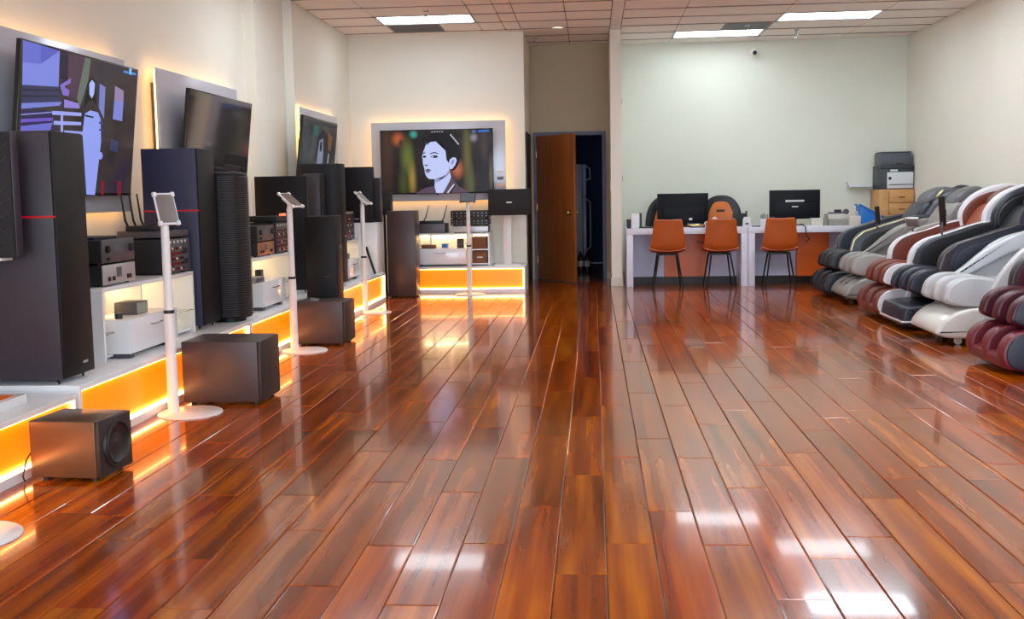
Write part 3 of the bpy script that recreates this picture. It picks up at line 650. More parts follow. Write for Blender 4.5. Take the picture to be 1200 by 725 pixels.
# chevron speaker on its own white stand at the picture's left edge
t = thing('bookshelf_speaker', 'dark speaker with chevron grille on a white pole stand', 'speaker', (-2.905, 4.81, .985))
obj('cabinet', B(-.155, .155, .012, .07, 0, .60, .004), 'spkside', t); obj('front_grille', B(-.15, .15, 0, .012, .004, .595, .002), 'grille', t)
for k in range(8):
    z = .06 + k * .065
    obj('chevron', tube(new(), [(.06, -.002, z + .03), (.10, -.002, z), (.14, -.002, z + .03)], .003, 5), 'rib', t)
t = thing('speaker_stand', 'white pole stand under the chevron grille speaker', 'stand', (-3.05, 4.85, .30))
obj('base_plate', B(-.12, .06, -.1, .1, 0, .012, .003), 'whitemetal', t); obj('pole', cyl(new(), (0, 0, .012), (0, 0, .67), .025), 'whitemetal', t); obj('top_plate', B(-.1, .23, -.05, .05, .67, .685, .003), 'whitemetal', t)
# ribbed column speaker
t = thing('ribbed_speaker', 'dark column speaker with a rounded ribbed front beside the navy tower', 'speaker', (-2.735, 7.66, .335), R90, 'tower loudspeakers')
prof = [(-.15, .17), (-.155, .0), (-.135, -.1), (-.08, -.15), (0, -.165), (.08, -.15), (.135, -.1), (.155, 0), (.15, .17)]
bm = new(); pillow(bm, prof, .03, 1.10, .012, plane='xy', smooth=3); obj('cabinet', bm, 'spk', t)
bm = new(); pp = [(x * 1.015, y * 1.02) for x, y in prof[1:-1]]
for k in range(64):
    z = .05 + k * .0162
    q = [(x, y, z) for x, y in pp]; tube(bm, q, .0042, 5)
o = obj('ribs', bm, 'rib', t); o['kind'] = 'stuff'
obj('foot', cyl(new(), (0, 0, 0), (0, 0, .03), .12, n=24), 'blackmetal', t)
obj('top_plate', B(-.12, .12, -.1, .16, 1.10, 1.108, .003), 'ampgrey', t)
# rounded black tower
t = thing('rounded_speaker', 'rounded black tower speaker under the dim bluish television', 'speaker', (-2.78, 10.72, .335), R90, 'tower loudspeakers')
bm = new(); pillow(bm, [(-.16, .2), (-.17, 0), (-.16, -.14), (-.11, -.2), (0, -.215), (.11, -.2), (.16, -.14), (.17, 0), (.16, .2)], .03, 1.25, .012, plane='xy', smooth=4); obj('cabinet', bm, 'spk', t)
obj('foot', cyl(new(), (0, 0, 0), (0, 0, .03), .13, n=24), 'blackmetal', t); obj('badge', B(-.02, .02, -.219, -.214, .5, .512), 'silver', t)
# pedestal and its two speakers
t = thing('pedestal', 'tall white pedestal panel at the end of the corner platform', 'pedestal', (-2.515, 12.21, .335), R90)
obj('column', B(-.16, .16, 0, .42, 0, .595, .002), 'white', t); obj('cap', B(-.165, .165, -.004, .43, .595, .605, .002), 'white', t)
t = thing('box_speaker', 'broad dark speaker on the white pedestal', 'speaker', (-2.745, 12.06, .94)); obj('cabinet', B(-.185, .185, .012, .15, 0, .645, .004), 'spk', t); obj('front_grille', B(-.18, .18, 0, .012, .004, .64, .002), 'spk', t); obj('badge', B(-.03, .03, -.002, 0, .04, .05), 'silver', t)
t = thing('box_speaker', 'lower dark speaker behind the broad one on the white pedestal', 'speaker', (-2.67, 12.225, .94)); obj('cabinet', B(-.17, .17, .012, .14, 0, .52, .004), 'rib', t); obj('front_grille', B(-.165, .165, 0, .012, .004, .515, .002), 'spk', t)
t = thing('speaker_stand', 'thin black stand behind the brown floor speaker', 'stand', (-2.63, 13.11, 0)); obj('base_plate', B(-.06, .06, -.07, .13, 0, .012), 'blackmetal', t); obj('pole', cyl(new(), (0, 0, .012), (0, 0, 1.008), .015), 'blackmetal', t); obj('top_plate', B(-.08, .08, -.08, .08, 1.008, 1.018), 'blackmetal', t)
t = thing('box_speaker', 'small dark speaker on the thin black stand', 'speaker', (-2.635, 13.02, 1.018)); obj('cabinet', B(-.1, .1, .01, .18, 0, .27, .004), 'spk', t); obj('front_grille', B(-.097, .097, 0, .01, .003, .267, .002), 'grille', t)
o = obj('leaning_rod', tube(new(), [(-2.64, 11.9, .345), (-2.50, 12.038, .36)] and [(-2.535, 12.0, .347), (-2.64, 12.03, .66)], .014, 8), 'blackmetal'); tag(o, 'black rod leaning against the white pedestal', 'rod')

def subwoofer(w, d, h, label, loc, rz, body, cone, cable=None):
    """front (driver) on the local +X side"""
    t = thing('subwoofer', label, 'subwoofer', loc, rz, 'subwoofers on the floor')
    obj('cabinet', B(-w / 2, w / 2 - .02, -d / 2, d / 2, .018, h, .006, 3), body, t)
    fr = obj('front_baffle', B(w / 2 - .02, w / 2, -d / 2 + .002, d / 2 - .002, .02, h - .002, .006), 'subfront', t)
    for sx in (-1, 1):
        for sy in (-1, 1): obj('foot', cyl(new(), (sx * (w / 2 - .05), sy * (d / 2 - .04), 0), (sx * (w / 2 - .05), sy * (d / 2 - .04), .018), .016, n=12), 'black', t)
    if cone:
        bm = new(); r = min(d, h) * .40; zc = h / 2 + .01; n = 28
        prof = [(w / 2 + .001, r), (w / 2 + .012, r * .97), (w / 2 + .014, r * .9), (w / 2 + .004, r * .84), (w / 2 + .012, r * .78), (w / 2 + .005, r * .7), (w / 2 - .004, r * .3), (w / 2 + .006, r * .15), (w / 2 + .008, .0005)]
        rings = [[bm.verts.new((x, rr * math.cos(2 * PI * k / n), zc + rr * math.sin(2 * PI * k / n))) for k in range(n)] for x, rr in prof]
        for a, b in zip(rings[:-1], rings[1:]):
            for k in range(n): bm.faces.new((a[k], a[(k + 1) % n], b[(k + 1) % n], b[k]))
        bm.faces.new(rings[-1]); obj('driver', bm, 'cone', t)['label'] = 'round black woofer cone'
    return t
subwoofer(.34, .28, .275, 'small bronze subwoofer with a round driver on the floor', (-2.352, 4.565, 0), math.radians(-5), 'subtan', True)
subwoofer(.49, .38, .39, 'large dark brown subwoofer on the floor beside the first tablet stand', (-2.255, 6.315, 0), 0, 'sub', False)
subwoofer(.43, .36, .37, 'brown subwoofer on the floor in front of the short glossy speaker', (-2.30, 8.79, 0), 0, 'sub', False)
o = obj('power_cable', tube(new(), [(-2.525, 4.45, .14), (-2.545, 4.43, .10), (-2.55, 4.40, .03), (-2.54, 4.40, .008)], .004, 6), 'cable'); tag(o, 'thin black cable behind the bronze subwoofer', 'cable')
t = thing('remote_disc', 'small grey disc lying on the brown subwoofer', 'remote', (-2.40, 8.75, .37)); obj('body', cyl(new(), (0, 0, 0), (0, 0, .018), .06, .055, n=24), 'ampgrey', t); obj('button', cyl(new(), (0, 0, .018), (0, 0, .022), .02), 'silver', t)

# ---------------------------------------------------------------- tablet stands (screen towards local +X)
def tablet_stand(label, loc, rz, tilt, dark=False, off=(-.085, 0), htop=1.20, rings=.59, turn=0, land=False, br=.185):
    t = thing('tablet_stand', label, 'tablet stand', loc, rz, 'white tablet stands')
    bm = new(); cyl(bm, (0, 0, 0), (0, 0, .006), br, n=48); cyl(bm, (0, 0, .006), (0, 0, .010), br, br - .005, n=48); obj('base_plate', bm, 'whitemetal', t)
    ox, oy = off
    obj('lower_tube', cyl(new(), (ox, oy, .010), (ox, oy, rings), .032, .030, n=24), 'whitemetal', t)
    obj('collar', cyl(new(), (ox, oy, rings), (ox, oy, rings + .02), .031, n=24), 'black', t)
    obj('upper_tube', cyl(new(), (ox, oy, rings + .02), (ox, oy, htop - .06), .026, .023, n=24), 'whitemetal', t)
    ct = bpy.data.objects.new('tablet_holder', None)
    hd = obj('tablet_holder', B(-.022, -.006, -.05, .05, -.05, .05, .004), 'whitemetal', t)
    hd.location = (ox + .012, oy, htop); hd.rotation_euler = (PI / 2 if land else 0, -tilt, turn)
    obj('case', B(-.006, .008, -.066, .066, -.096, .096, .006), 'screendark' if dark else 'bezelwhite', hd)
    obj('screen', B(.008, .0095, -.058, .058, -.084, .084), 'screendark' if dark else 'screen', hd)
    for sy in (-1, 1):
        for sz in (-1, 1): obj('corner_guard', B(-.008, .013, sy * .058 - .012, sy * .058 + .012, sz * .086 - .014, sz * .086 + .014, .004), 'ampgrey' if dark else 'bezelwhite', hd)
    bpy.data.objects.remove(ct)
    obj('neck', tube(new(), [(ox, oy, htop - .07), (ox - .0, oy, htop - .04), (ox + .0, oy, htop - .01)], .018, 12), 'whitemetal', t)
    return t
tablet_stand('white tablet stand beside the large dark brown subwoofer', (-2.37, 5.90, 0), 0, .30, htop=1.195, off=(-.10, 0), turn=-.6)
tablet_stand('white tablet stand behind the large dark brown subwoofer', (-2.36, 8.33, 0), 0, .95, htop=1.225, turn=-.45)
tablet_stand('white tablet stand in front of the corner platform', (-2.335, 11.08, 0), 0, .82, htop=1.225, turn=-.25, br=.155, off=(-.125, 0))
tablet_stand('white tablet stand with a dark screen before the back wall platform', (-1.552, 12.985, 0), -R90, .75, True, off=(0, 0), land=True, htop=1.20, rings=.60).location.y = 12.985
tablet_stand('white tablet stand base at the low platform nearest the shop front', (-2.345, 3.66, 0), 0, .34, htop=1.195)

# ---------------------------------------------------------------- electronics on the cabinets (local: panel = -Y)
def knob(bm, x, z, r, y=0, l=.016): cyl(bm, (x, y, z), (x, y - l, z), r, r * .9, n=14)
def amplifier(w, d, h, label, loc, rz, face, extra='knobs', body='black'):
    t = thing('amplifier', label, 'amplifier', loc, rz, 'hi-fi amplifiers')
    obj('case', B(-w / 2, w / 2, .008, d, .012, h, .003), body, t)
    obj('face_plate', B(-w / 2, w / 2, 0, .008, .012, h, .002), face, t)
    for sx in (-1, 1):
        for y in (.04, d - .04): obj('foot', cyl(new(), (sx * (w / 2 - .04), y, 0), (sx * (w / 2 - .04), y, .012), .015, n=10), 'black', t)
    if extra == 'knobs':
        for x, r in ((-w * .36, .022), (w * .37, .026)): bm = new(); knob(bm, x, h * .62, r); obj('knob', bm, 'black', t)
        obj('display', B(-w * .16, w * .18, -.001, 0, h * .5, h * .8), 'prgrey', t); bm = new(); knob(bm, -w * .36, h * .24, .009); obj('knob', bm, 'black', t)
    elif extra == 'low':
        obj('display', B(-w * .1, w * .06, -.001, 0, h * .38, h * .85), 'prgrey', t)
        for x in (-w * .34, -w * .2, w * .25, w * .31): obj('switch', B(x - .014, x + .014, -.008, 0, h * .25, h * .45, .002), 'black', t)
    elif extra == 'rows':
        n = int(w / .05)
        for i in range(n):
            x = -w / 2 + (i + .5) * w / n
            for z in (h * .35, h * .7): bm = new(); knob(bm, x, z, .0055, l=.01); obj('knob', bm, 'silver' if (i + int(z * 100)) % 3 else 'jack', t)
    return t
def rear_receiver(w, d, h, label, loc, rz, body='black', plate='ampgrey'):
    t = thing('receiver', label, 'receiver', loc, rz, 'receivers showing their rear terminals')
    obj('case', B(-w / 2, w / 2, .006, d, .012, h, .003), body, t); obj('rear_plate', B(-w / 2, w / 2, 0, .006, .012, h, .001), plate, t)
    for sx in (-1, 1): obj('foot', B(sx * (w / 2 - .04) - .015, sx * (w / 2 - .04) + .015, .02, d - .02, 0, .012), 'black', t)
    rows, cols = max(3, int((h - .05) / .034)), max(3, int(w * .66 / .034))
    for i in range(rows):
        for j in range(cols):
            x, z = -w / 2 + .025 + j * .034, .035 + i * .034
            bm = new(); cyl(bm, (x, 0, z), (x, -.012, z), .0085, .008, n=8); obj('terminal', bm, ('red', 'jack', 'red', 'black')[(j + i * (j % 2)) % 4] if j < cols - 1 else 'black', t)
    for z in (.06, .13): 
        if z + .03 < h: obj('socket', B(w * .2, w * .38, -.006, 0, z, z + .035, .002), 'black', t)
    for i in range(5): obj('port', B(-w / 2 + .03 + i * w * .17, -w / 2 + .05 + i * w * .17, -.004, 0, h - .03, h - .012), 'jack', t)
    return t
def router(label, loc, rz, w=.3, d=.18, na=3, ah=.2, lean=.12):
    t = thing('router', label, 'router', loc, rz, 'routers with antennas')
    obj('body', B(-w / 2, w / 2, -d / 2, d / 2, 0, .035, .006), 'black', t)
    for i in range(na):
        x = -w / 2 + .03 + i * (w - .06) / max(1, na - 1)
        a = obj('antenna', tube(new(), [(x, d / 2 - .01, .02), (x - lean * .2, d / 2, .07), (x - lean * .5, d / 2 + .005, .035 + ah)], [.008, .008, .005], 8), 'black', t)
    return t
CT = .755
amplifier(.42, .36, .125, 'silver faced amplifier under a grey one near the red lined speaker', (-2.79, 5.98, CT), R90, 'silver', 'low')
amplifier(.42, .36, .145, 'grey faced amplifier stacked on the silver one near the red lined speaker', (-2.79, 5.98, CT + .125), R90, 'ampgrey', 'knobs')
rear_receiver(.37, .40, .235, 'black receiver with red and white terminals behind the first tablet stand', (-2.775, 6.845, CT), R90)
amplifier(.36, .34, .055, 'slim grey tuner on the black receiver behind the first tablet stand', (-2.775, 6.845, CT + .235), R90, 'ampgrey', 'none', 'ampgrey')
router('flat black router with three antennas on the slim grey tuner', (-2.95, 6.80, CT + .29), R90, .30, .2, 3, .21)
o = obj('black_tray', B(-3.1, -2.86, 5.82, 6.12, CT + .27, CT + .285, .004), 'black'); tag(o, 'thin black tray on the grey faced amplifier', 'tray')
amplifier(.44, .36, .12, 'copper toned amplifier on the second media cabinet', (-2.79, 8.78, CT), R90, 'copper', 'low')
amplifier(.44, .36, .14, 'grey faced amplifier stacked on the copper toned one', (-2.79, 8.78, CT + .12), R90, 'ampgrey', 'knobs')
rear_receiver(.42, .38, .27, 'tall black receiver behind the second tablet stand', (-2.785, 9.27, CT), R90)
amplifier(.40, .34, .06, 'slim black tuner with a copper light on the tall receiver', (-2.785, 9.27, CT + .27), R90, 'black', 'none')
o = obj('copper_lamp', B(-2.80, -2.77, 9.2, 9.33, CT + .33, CT + .352, .006), mat('copper_glow', (230, 120, 80), .4, emit=(240, 110, 70), es=1.2)); tag(o, 'small glowing copper light bar on the slim tuner', 'lamp')
rear_receiver(.40, .36, .34, 'tan backed receiver full of terminals on the third media cabinet', (-2.745, 11.22, CT), R90, 'black', 'copper')
rear_receiver(.40, .36, .33, 'black backed receiver full of terminals next to the white pedestal', (-2.745, 11.72, CT), R90, 'black', 'black')
t = thing('desk_speaker', 'small pale speaker pair block on the tan backed receiver', 'speaker', (-2.79, 11.12, CT + .34), R90); obj('body', B(-.05, .05, 0, .1, 0, .12, .006), 'silver', t); obj('grille', B(-.04, .04, -.004, 0, .012, .108, .002), 'ampgrey', t)
# things in the niches
def gadget(name, label, cat, loc, rz, w, d, h, m, m2, group=None):
    t = thing(name, label, cat, loc, rz, group); obj('body', B(-w / 2, w / 2, 0, d, 0, h, .004), m, t); obj('front', B(-w / 2 + .008, w / 2 - .008, -.004, 0, .006, h - .006, .001), m2, t); return t
gadget('set_top_box', 'grey set top box on the drawer unit of the first media cabinet', 'media box', (-2.75, 6.17, .561), R90, .16, .14, .075, 'ampgrey', 'greytray')
gadget('set_top_box', 'flat grey media box on the drawer unit of the second media cabinet', 'media box', (-2.72, 8.36, .561), R90, .22, .14, .045, 'greytray', 'ampgrey')
gadget('media_player', 'small black upright player in the second media cabinet', 'media box', (-2.80, 8.66, .561), R90, .07, .05, .085, 'black', 'ampgrey')
gadget('media_player', 'small dark player on the drawer unit of the third media cabinet', 'media box', (-2.70, 11.37, .561), R90, .14, .1, .06, 'black', 'ampgrey')
t = thing('cable_coil', 'black coiled adapter on the glass shelf of the first media cabinet', 'cable', (-2.90, 5.755, .4965), R90)
obj('adapter', B(-.03, .03, -.06, .03, 0, .03, .008), 'black', t); obj('lead', tube(new(), [(0, .03, .01), (.03, .06, .008), (0, .09, .008), (-.03, .06, .008)], .004, 6), 'cable', t)
for (x, y, lab) in ((-2.775, 5.90, 'round black puck on the first drawer unit'),): 
    t = thing('puck', lab, 'media box', (x, y, .561)); obj('body', cyl(new(), (0, 0, 0), (0, 0, .03), .022, n=16), 'black', t); obj('cap', cyl(new(), (0, 0, .03), (0, 0, .033), .018, n=16), 'ampgrey', t)

# back wall cabinet: electronics, cartons
BT = CT
gadget('receiver', 'wide black receiver on the back wall cabinet', 'receiver', (-2.08, 13.40, BT), 0, .36, .3, .125, 'black', 'ampgrey')
router('black router with two thin antennas on the wide receiver', (-2.10, 13.55, BT + .125), 0, .30, .16, 2, .2, -.15)
amplifier(.47, .30, .085, 'silver faced amplifier at the bottom of the stack on the back wall cabinet', (-1.585, 13.40, BT), 0, 'silver', 'none')
amplifier(.49, .30, .095, 'black mixer with a row of knobs in the middle of the back wall stack', (-1.585, 13.40, BT + .085), 0, 'black', 'rows')
amplifier(.49, .30, .105, 'black mixer full of small knobs on top of the back wall stack', (-1.585, 13.40, BT + .18), 0, 'black', 'rows')
gadget('carton', 'brown carton on the upper bay shelf of the back wall cabinet', 'box', (-1.46, 13.38, .55), 0, .19, .25, .15, 'cardbrown', 'cardbrown', 'brown cartons')
c = gadget('carton', 'brown carton with a small white print in the lower bay of the back wall cabinet', 'box', (-1.46, 13.38, .365), 0, .19, .25, .155, 'cardbrown', 'cardbrown', 'brown cartons')
obj('print', B(-.035, .035, -.006, -.004, .07, .085), 'jack', c)
gadget('carton', 'slim dark brown carton standing on the back wall drawer unit', 'box', (-1.72, 13.45, .561), 0, .08, .06, .12, 'cardbrown', 'sub')
gadget('tablet_box', 'small white and blue box on the back wall drawer unit', 'box', (-1.92, 13.44, .561), 0, .09, .06, .06, 'prwhite', 'blue')
gadget('parcel', 'flat brown parcel on the back wall drawer unit', 'box', (-2.13, 13.42, .561), 0, .18, .1, .045, 'cardbrown', 'cardbrown')
t = thing('pole_stand', 'white square pole stand on the back wall platform', 'stand', (-1.10, 13.42, .335))
obj('base_plate', B(-.17, .17, -.13, .13, 0, .015, .003), 'whitemetal', t); obj('pole', B(-.05, .05, -.03, .03, .015, .625, .003), 'whitemetal', t); obj('top_plate', B(-.1, .1, -.1, .1, .625, .64, .003), 'whitemetal', t)
t = thing('center_speaker', 'wide black speaker on the white square pole stand', 'speaker', (-1.063, 13.28, .975)); obj('cabinet', B(-.27, .27, .014, .30, 0, .33, .004), 'spk', t); g = obj('front_grille', B(-.267, .267, 0, .014, .003, .327, .003), 'grille', t); obj('badge', B(-.035, .035, -.002, 0, .155, .17), 'silver', t)

# ================================================================ office side
def desk(x0, x1, y0, label, right_leg=True):
    t = thing('desk', label, 'desk', ((x0 + x1) / 2, y0, 0), 0, 'white desks with thick panel legs')
    w = (x1 - x0) / 2; D = .66
    obj('desk_top', B(-w, w, 0, D, .685, .765, .002), 'desk', t)
    for s in (-1, 1):
        obj('leg', B(s * w - (.085 if s > 0 else 0), s * w + (.085 if s < 0 else 0), .002, D, 0, .685, .002), 'desk', t)
    return t, w
d1, w1 = desk(.425, 1.985, 13.76, 'white desk with an orange middle panel beside the partition')
for a, b, m in ((-w1 + .085, -.27, 'desklav'), (-.27, .30, 'deskorange'), (.30, w1 - .085, 'desklav')): obj('modesty_panel', B(a, b, .42, .44, .1, .685), m, d1)
obj('kick_rail', B(-w1 + .085, w1 - .085, .44, .46, 0, .1), 'kick', d1)
d2, w2 = desk(1.99, 3.62, 13.76, 'white desk with an orange panel beside the massage chairs')
for a, b, m in ((-w2 + .085, -.14, 'desklav'), (-.14, .27, 'deskorange'), (.27, w2 - .085, 'desklav')): obj('modesty_panel', B(a, b, .42 if m != 'deskorange' else .3, .44, .1, .685), m, d2)
obj('kick_rail', B(-w2 + .085, w2 - .085, .44, .46, 0, .1), 'kick', d2)

def shell(bm, rows, th, nx=10, wrap=.04):
    """rows: (y, z, halfwidth) along a bent shell; edges wrap forward (+Y)"""
    F, K = [], []
    for i, (y, z, hw) in enumerate(rows):
        a = Vector((0, rows[min(i + 1, len(rows) - 1)][0] - rows[max(i - 1, 0)][0], rows[min(i + 1, len(rows) - 1)][1] - rows[max(i - 1, 0)][1])).normalized()
        n = Vector((0, a.z, -a.y))
        if n.y < 0 and abs(a.z) > .5: n = -n
        if n.z < 0 and abs(a.z) <= .5: n = -n
        f, k = [], []
        for j in range(nx + 1):
            s = 2 * j / nx - 1; c = wrap * abs(s) ** 2.2
            p = Vector((hw * s, y, z)) + n * c
            f.append(bm.verts.new(p + n * th * (1 - .6 * abs(s) ** 6))); k.append(bm.verts.new(p - n * th * .3 * (1 - .6 * abs(s) ** 6)))
        F.append(f); K.append(k)
    m = len(rows)
    for i in range(m - 1):
        for j in range(nx):
            bm.faces.new((F[i][j], F[i][j + 1], F[i + 1][j + 1], F[i + 1][j])); bm.faces.new((K[i][j], K[i + 1][j], K[i + 1][j + 1], K[i][j + 1]))
        for j in (0, nx): bm.faces.new((F[i][j], F[i + 1][j], K[i + 1][j], K[i][j]))
    for i in (0, m - 1):
        for j in range(nx): bm.faces.new((F[i][j], F[i][j + 1], K[i][j + 1], K[i][j]))
    return bm
def dining_chair(label, loc, rz):
    t = thing('dining_chair', label, 'chair', loc, rz, 'orange chairs at the desks')
    obj('backrest', shell(new(), [(-.235, .875, .150), (-.233, .868, .172), (-.228, .85, .182), (-.215, .75, .193), (-.2, .65, .205), (-.185, .57, .215), (-.165, .51, .222), (-.13, .478, .222)], .03), 'chairor', t)
    obj('seat', shell(new(), [(-.15, .486, .222), (-.10, .466, .224), (0, .455, .226), (.12, .46, .218), (.19, .462, .20), (.215, .458, .17)], .035, wrap=.025), 'chairor', t)
    obj('seat_frame', B(-.13, .13, -.12, .14, .425, .446, .004), 'blackmetal', t)
    for sx in (-1, 1):
        for y0, y1 in ((-.11, -.21), (.13, .2)):
            obj('leg', tube(new(), [(sx * .12, y0, .435), (sx * .185, y1, 0)], [.013, .009], 10), 'blackmetal', t)
    return t
dining_chair('orange shell chair at the desk, closest to the partition', (.945, 13.66, 0), 0)
dining_chair('orange shell chair at the desk before the second gaming chair', (1.61, 13.66, 0), .03)
dining_chair('orange shell chair standing before the monitor beside the massage chairs', (2.352, 13.62, 0), -.04)

def gaming_chair(label, loc, rz, sx=1):
    t = thing('gaming_chair', label, 'chair', loc, rz, 'orange and black gaming chairs behind the desk')
    out = [(-.17, .42), (-.235, .62), (-.25, .82), (-.22, 1.0), (-.15, 1.12), (-.06, 1.17), (.06, 1.17), (.15, 1.12), (.22, 1.0), (.25, .82), (.235, .62), (.17, .42)]
    bm = new(); pillow(bm, out, -.05, .05, .03); obj('backrest', bm, 'gamblk', t)
    inn = [(-.12, .5), (-.16, .65), (-.165, .82), (-.13, .97), (-.08, 1.07), (0, 1.09), (.08, 1.07), (.13, .97), (.165, .82), (.16, .65), (.12, .5)]
    bm = new(); pillow(bm, inn, -.065, -.04, .01); obj('back_panel', bm, 'gamor', t)
    obj('harness_slot', B(-.05, .05, -.07, -.064, .95, .98, .004), 'gamblk', t)
    bm = new(); pillow(bm, [(-.25, .05), (-.24, .5), (0, .54), (.24, .5), (.25, .05), (0, 0)], .40, .49, .03, plane='xy'); obj('seat', bm, 'gamblk', t)
    obj('gas_lift', cyl(new(), (0, .27, .1), (0, .27, .4), .03), 'blackmetal', t)
    for k in range(5):
        a = 2 * PI * k / 5 + .3; l = obj('star_leg', tube(new(), [(0, .27, .12), (.16 * math.cos(a), .27 + .16 * math.sin(a), .1), (.28 * math.cos(a), .27 + .28 * math.sin(a), .07)], [.03, .022, .018], 8), 'blackmetal', t)
        obj('caster', cyl(new(), (.28 * math.cos(a), .27 + .28 * math.sin(a) - .012, .03), (.28 * math.cos(a), .27 + .28 * math.sin(a) + .012, .03), .03), 'black', l)
    return t
gaming_chair('gaming chair with orange back mostly hidden by the dark monitor', (1.0, 14.62, 0), .25).scale = (1.18, 1, 1)
gaming_chair('gaming chair with orange back right of the dark monitor, near the phone', (1.745, 14.62, 0), -.2).scale = (1.14, 1, 1)

def monitor(w, h, label, loc, rz, z0=.05, thick=.03):
    t = thing('monitor', label, 'monitor', loc, rz, 'desk monitors seen from behind')
    obj('foot', B(-.12, .12, -.06, .1, 0, .012, .004), 'black', t); obj('neck', B(-.03, .03, .005, .03, .012, z0 + .1, .003), 'black', t)
    bz = obj('housing', B(-w / 2, w / 2, -.02, .005, z0, z0 + h, .004), 'mon', t)
    obj('rear_cover', B(-w * .4, w * .4, -.045, -.02, z0 + .03, z0 + h * .55, .01), 'mon', t)
    return t
m1 = monitor(.67, .40, 'dark monitor on the desk beside the partition', (1.18, 14.12, .765), 0, .045); obj('label_plate', B(.08, .12, -.048, -.0445, .09, .12), 'jack', m1)
m2 = monitor(.655, .38, 'dark monitor with two pale strips on the desk by the massage chairs', (2.635, 14.1, .765), 0, .085)
obj('label_plate', B(-.12, .12, -.023, -.02, .31, .335), 'silver', m2); obj('badge', B(-.04, .04, -.048, -.0445, .24, .255), 'jack', m2)
DT = .765
def simple(name, label, cat, parts, loc, rz=0, group=None):
    t = thing(name, label, cat, loc, rz, group)
    for n, b, m in parts: obj(n, b, m, t)
    return t
simple('card_printer', 'white upright receipt printer on the desk end by the partition', 'printer', [('body', B(-.055, .055, 0, .13, 0, .19, .012), 'prwhite'), ('rear_cover', B(.055, .085, .01, .13, 0, .2, .006), 'prdark'), ('side_cover', B(-.11, -.055, .03, .12, 0, .12, .006), 'black')], (.545, 13.86, DT))
simple('keyboard', 'black keyboard lying on the desk before the partition monitor', 'keyboard', [('body', B(-.21, .21, 0, .13, 0, .016, .004), 'black'), ('keys', B(-.2, .2, .01, .12, .016, .02), 'ampgrey')], (.80, 13.84, DT))
o = obj('paper_stack', B(1.0, 1.13, 13.80, 13.92, DT, DT + .055, .004), 'prwhite'); tag(o, 'small stack of white papers before the partition monitor', 'paper')
simple('stapler', 'yellow and black stapler on the desk under the partition monitor', 'stapler', [('base', B(-.1, .1, 0, .035, 0, .015, .003), 'black'), ('arm', B(-.1, .1, 0, .035, .02, .045, .006), 'brass'), ('hinge', B(.08, .1, .002, .033, .014, .03), 'black')], (1.34, 13.80, DT))
simple('tape_roll', 'white tape roll on the desk beside the stapler', 'tape', [('roll', cyl(new(), (0, -.02, .04), (0, .02, .04), .04, n=24), 'jack'), ('core', cyl(new(), (0, -.022, .04), (0, .022, .04), .02, n=20), 'cardbrown')], (1.475, 13.87, DT))
simple('desk_phone', 'dark phone with pale keypad on the desk beside the second gaming chair', 'phone', [('base', B(-.11, .11, 0, .16, 0, .05, .01), 'black'), ('raised_back', B(-.11, .11, .1, .16, .05, .11, .008), 'black'), ('handset', pillow(new(), [(-.1, .06), (-.1, .1), (-.05, .085), (.05, .085), (.1, .1), (.1, .06), (.05, .055), (-.05, .055)], -.02, .03, .01, plane='xz'), 'ampgrey'), ('keypad', B(.02, .1, -.004, 0, .01, .04), 'jack')], (1.72, 13.86, DT))
simple('clock', 'small round white clock on the desk before the second gaming chair', 'clock', [('dial', cyl(new(), (0, 0, .10), (0, .02, .10), .035, n=24), 'whitegloss'), ('stand', B(-.03, .03, -.005, .03, 0, .07, .004), 'black')], (1.565, 13.82, DT))
simple('file_holder', 'black open file holder on the desk behind the white card', 'file holder', [('back', B(-.09, .09, .05, .06, 0, .17), 'black'), ('side', B(.08, .09, -.05, .05, 0, .2), 'black'), ('base', B(-.09, .08, -.05, .05, 0, .01), 'black')], (1.93, 14.12, DT))
simple('sign_holder', 'white standing card on the joint between the two desks', 'sign', [('card', pillow(new(), [(-.055, 0), (-.05, .1), (-.035, .13), (.035, .13), (.05, .1), (.055, 0)], -.012, .012, .004, smooth=1), 'prwhite'), ('print', B(-.02, .02, -.0135, -.012, .03, .055), 'prgrey')], (1.975, 13.80, DT + .0))
o = obj('black_pad', B(2.05, 2.15, 13.80, 13.9, DT, DT + .012, .003), 'black'); tag(o, 'flat black pad on the desk beside the white card', 'pad')
t = thing('pen_holder', 'white holder with dark pens on the desk by the massage chair monitor', 'pen holder', (2.21, 13.86, DT)); obj('cup', B(-.055, .055, -.03, .03, 0, .1, .004), 'prwhite', t)
for i in range(5): obj('pen', cyl(new(), (-.04 + i * .02, 0, .03), (-.045 + i * .022, .0, .15 + .01 * (i % 3)), .005, n=8), 'black', t)
t = thing('pen_holder', 'dark round pen cup next to the white holder', 'pen holder', (2.315, 13.88, DT)); obj('cup', cyl(new(), (0, 0, 0), (0, 0, .12), .028, n=20), 'prgrey', t); obj('rim', cyl(new(), (0, 0, .12), (0, 0, .125), .03, n=20), 'black', t)
t = thing('wire_basket', 'clear basket of dark odds and ends beside the massage chair monitor', 'basket', (2.86, 13.84, DT))
for a in ((-.07, .07, -.05, -.046), (-.07, .07, .046, .05), (-.07, -.066, -.046, .046), (.066, .07, -.046, .046)): obj('side', B(*a, 0, .1), 'jack', t)
for i in range(6): obj('trinket', B(-.055 + i * .018, -.042 + i * .018, -.03, .02, 0.0, .06 + .015 * (i % 3), .003), ('black', 'ampgrey', 'jack')[i % 3], t)
simple('bottle', 'small greenish spray bottle beside the grey tray', 'bottle', [('body', cyl(new(), (0, 0, 0), (0, 0, .11), .03, .026, n=20), 'greytray'), ('cap', cyl(new(), (0, 0, .11), (0, 0, .15), .016, n=16), 'greytray')], (2.985, 13.86, DT))
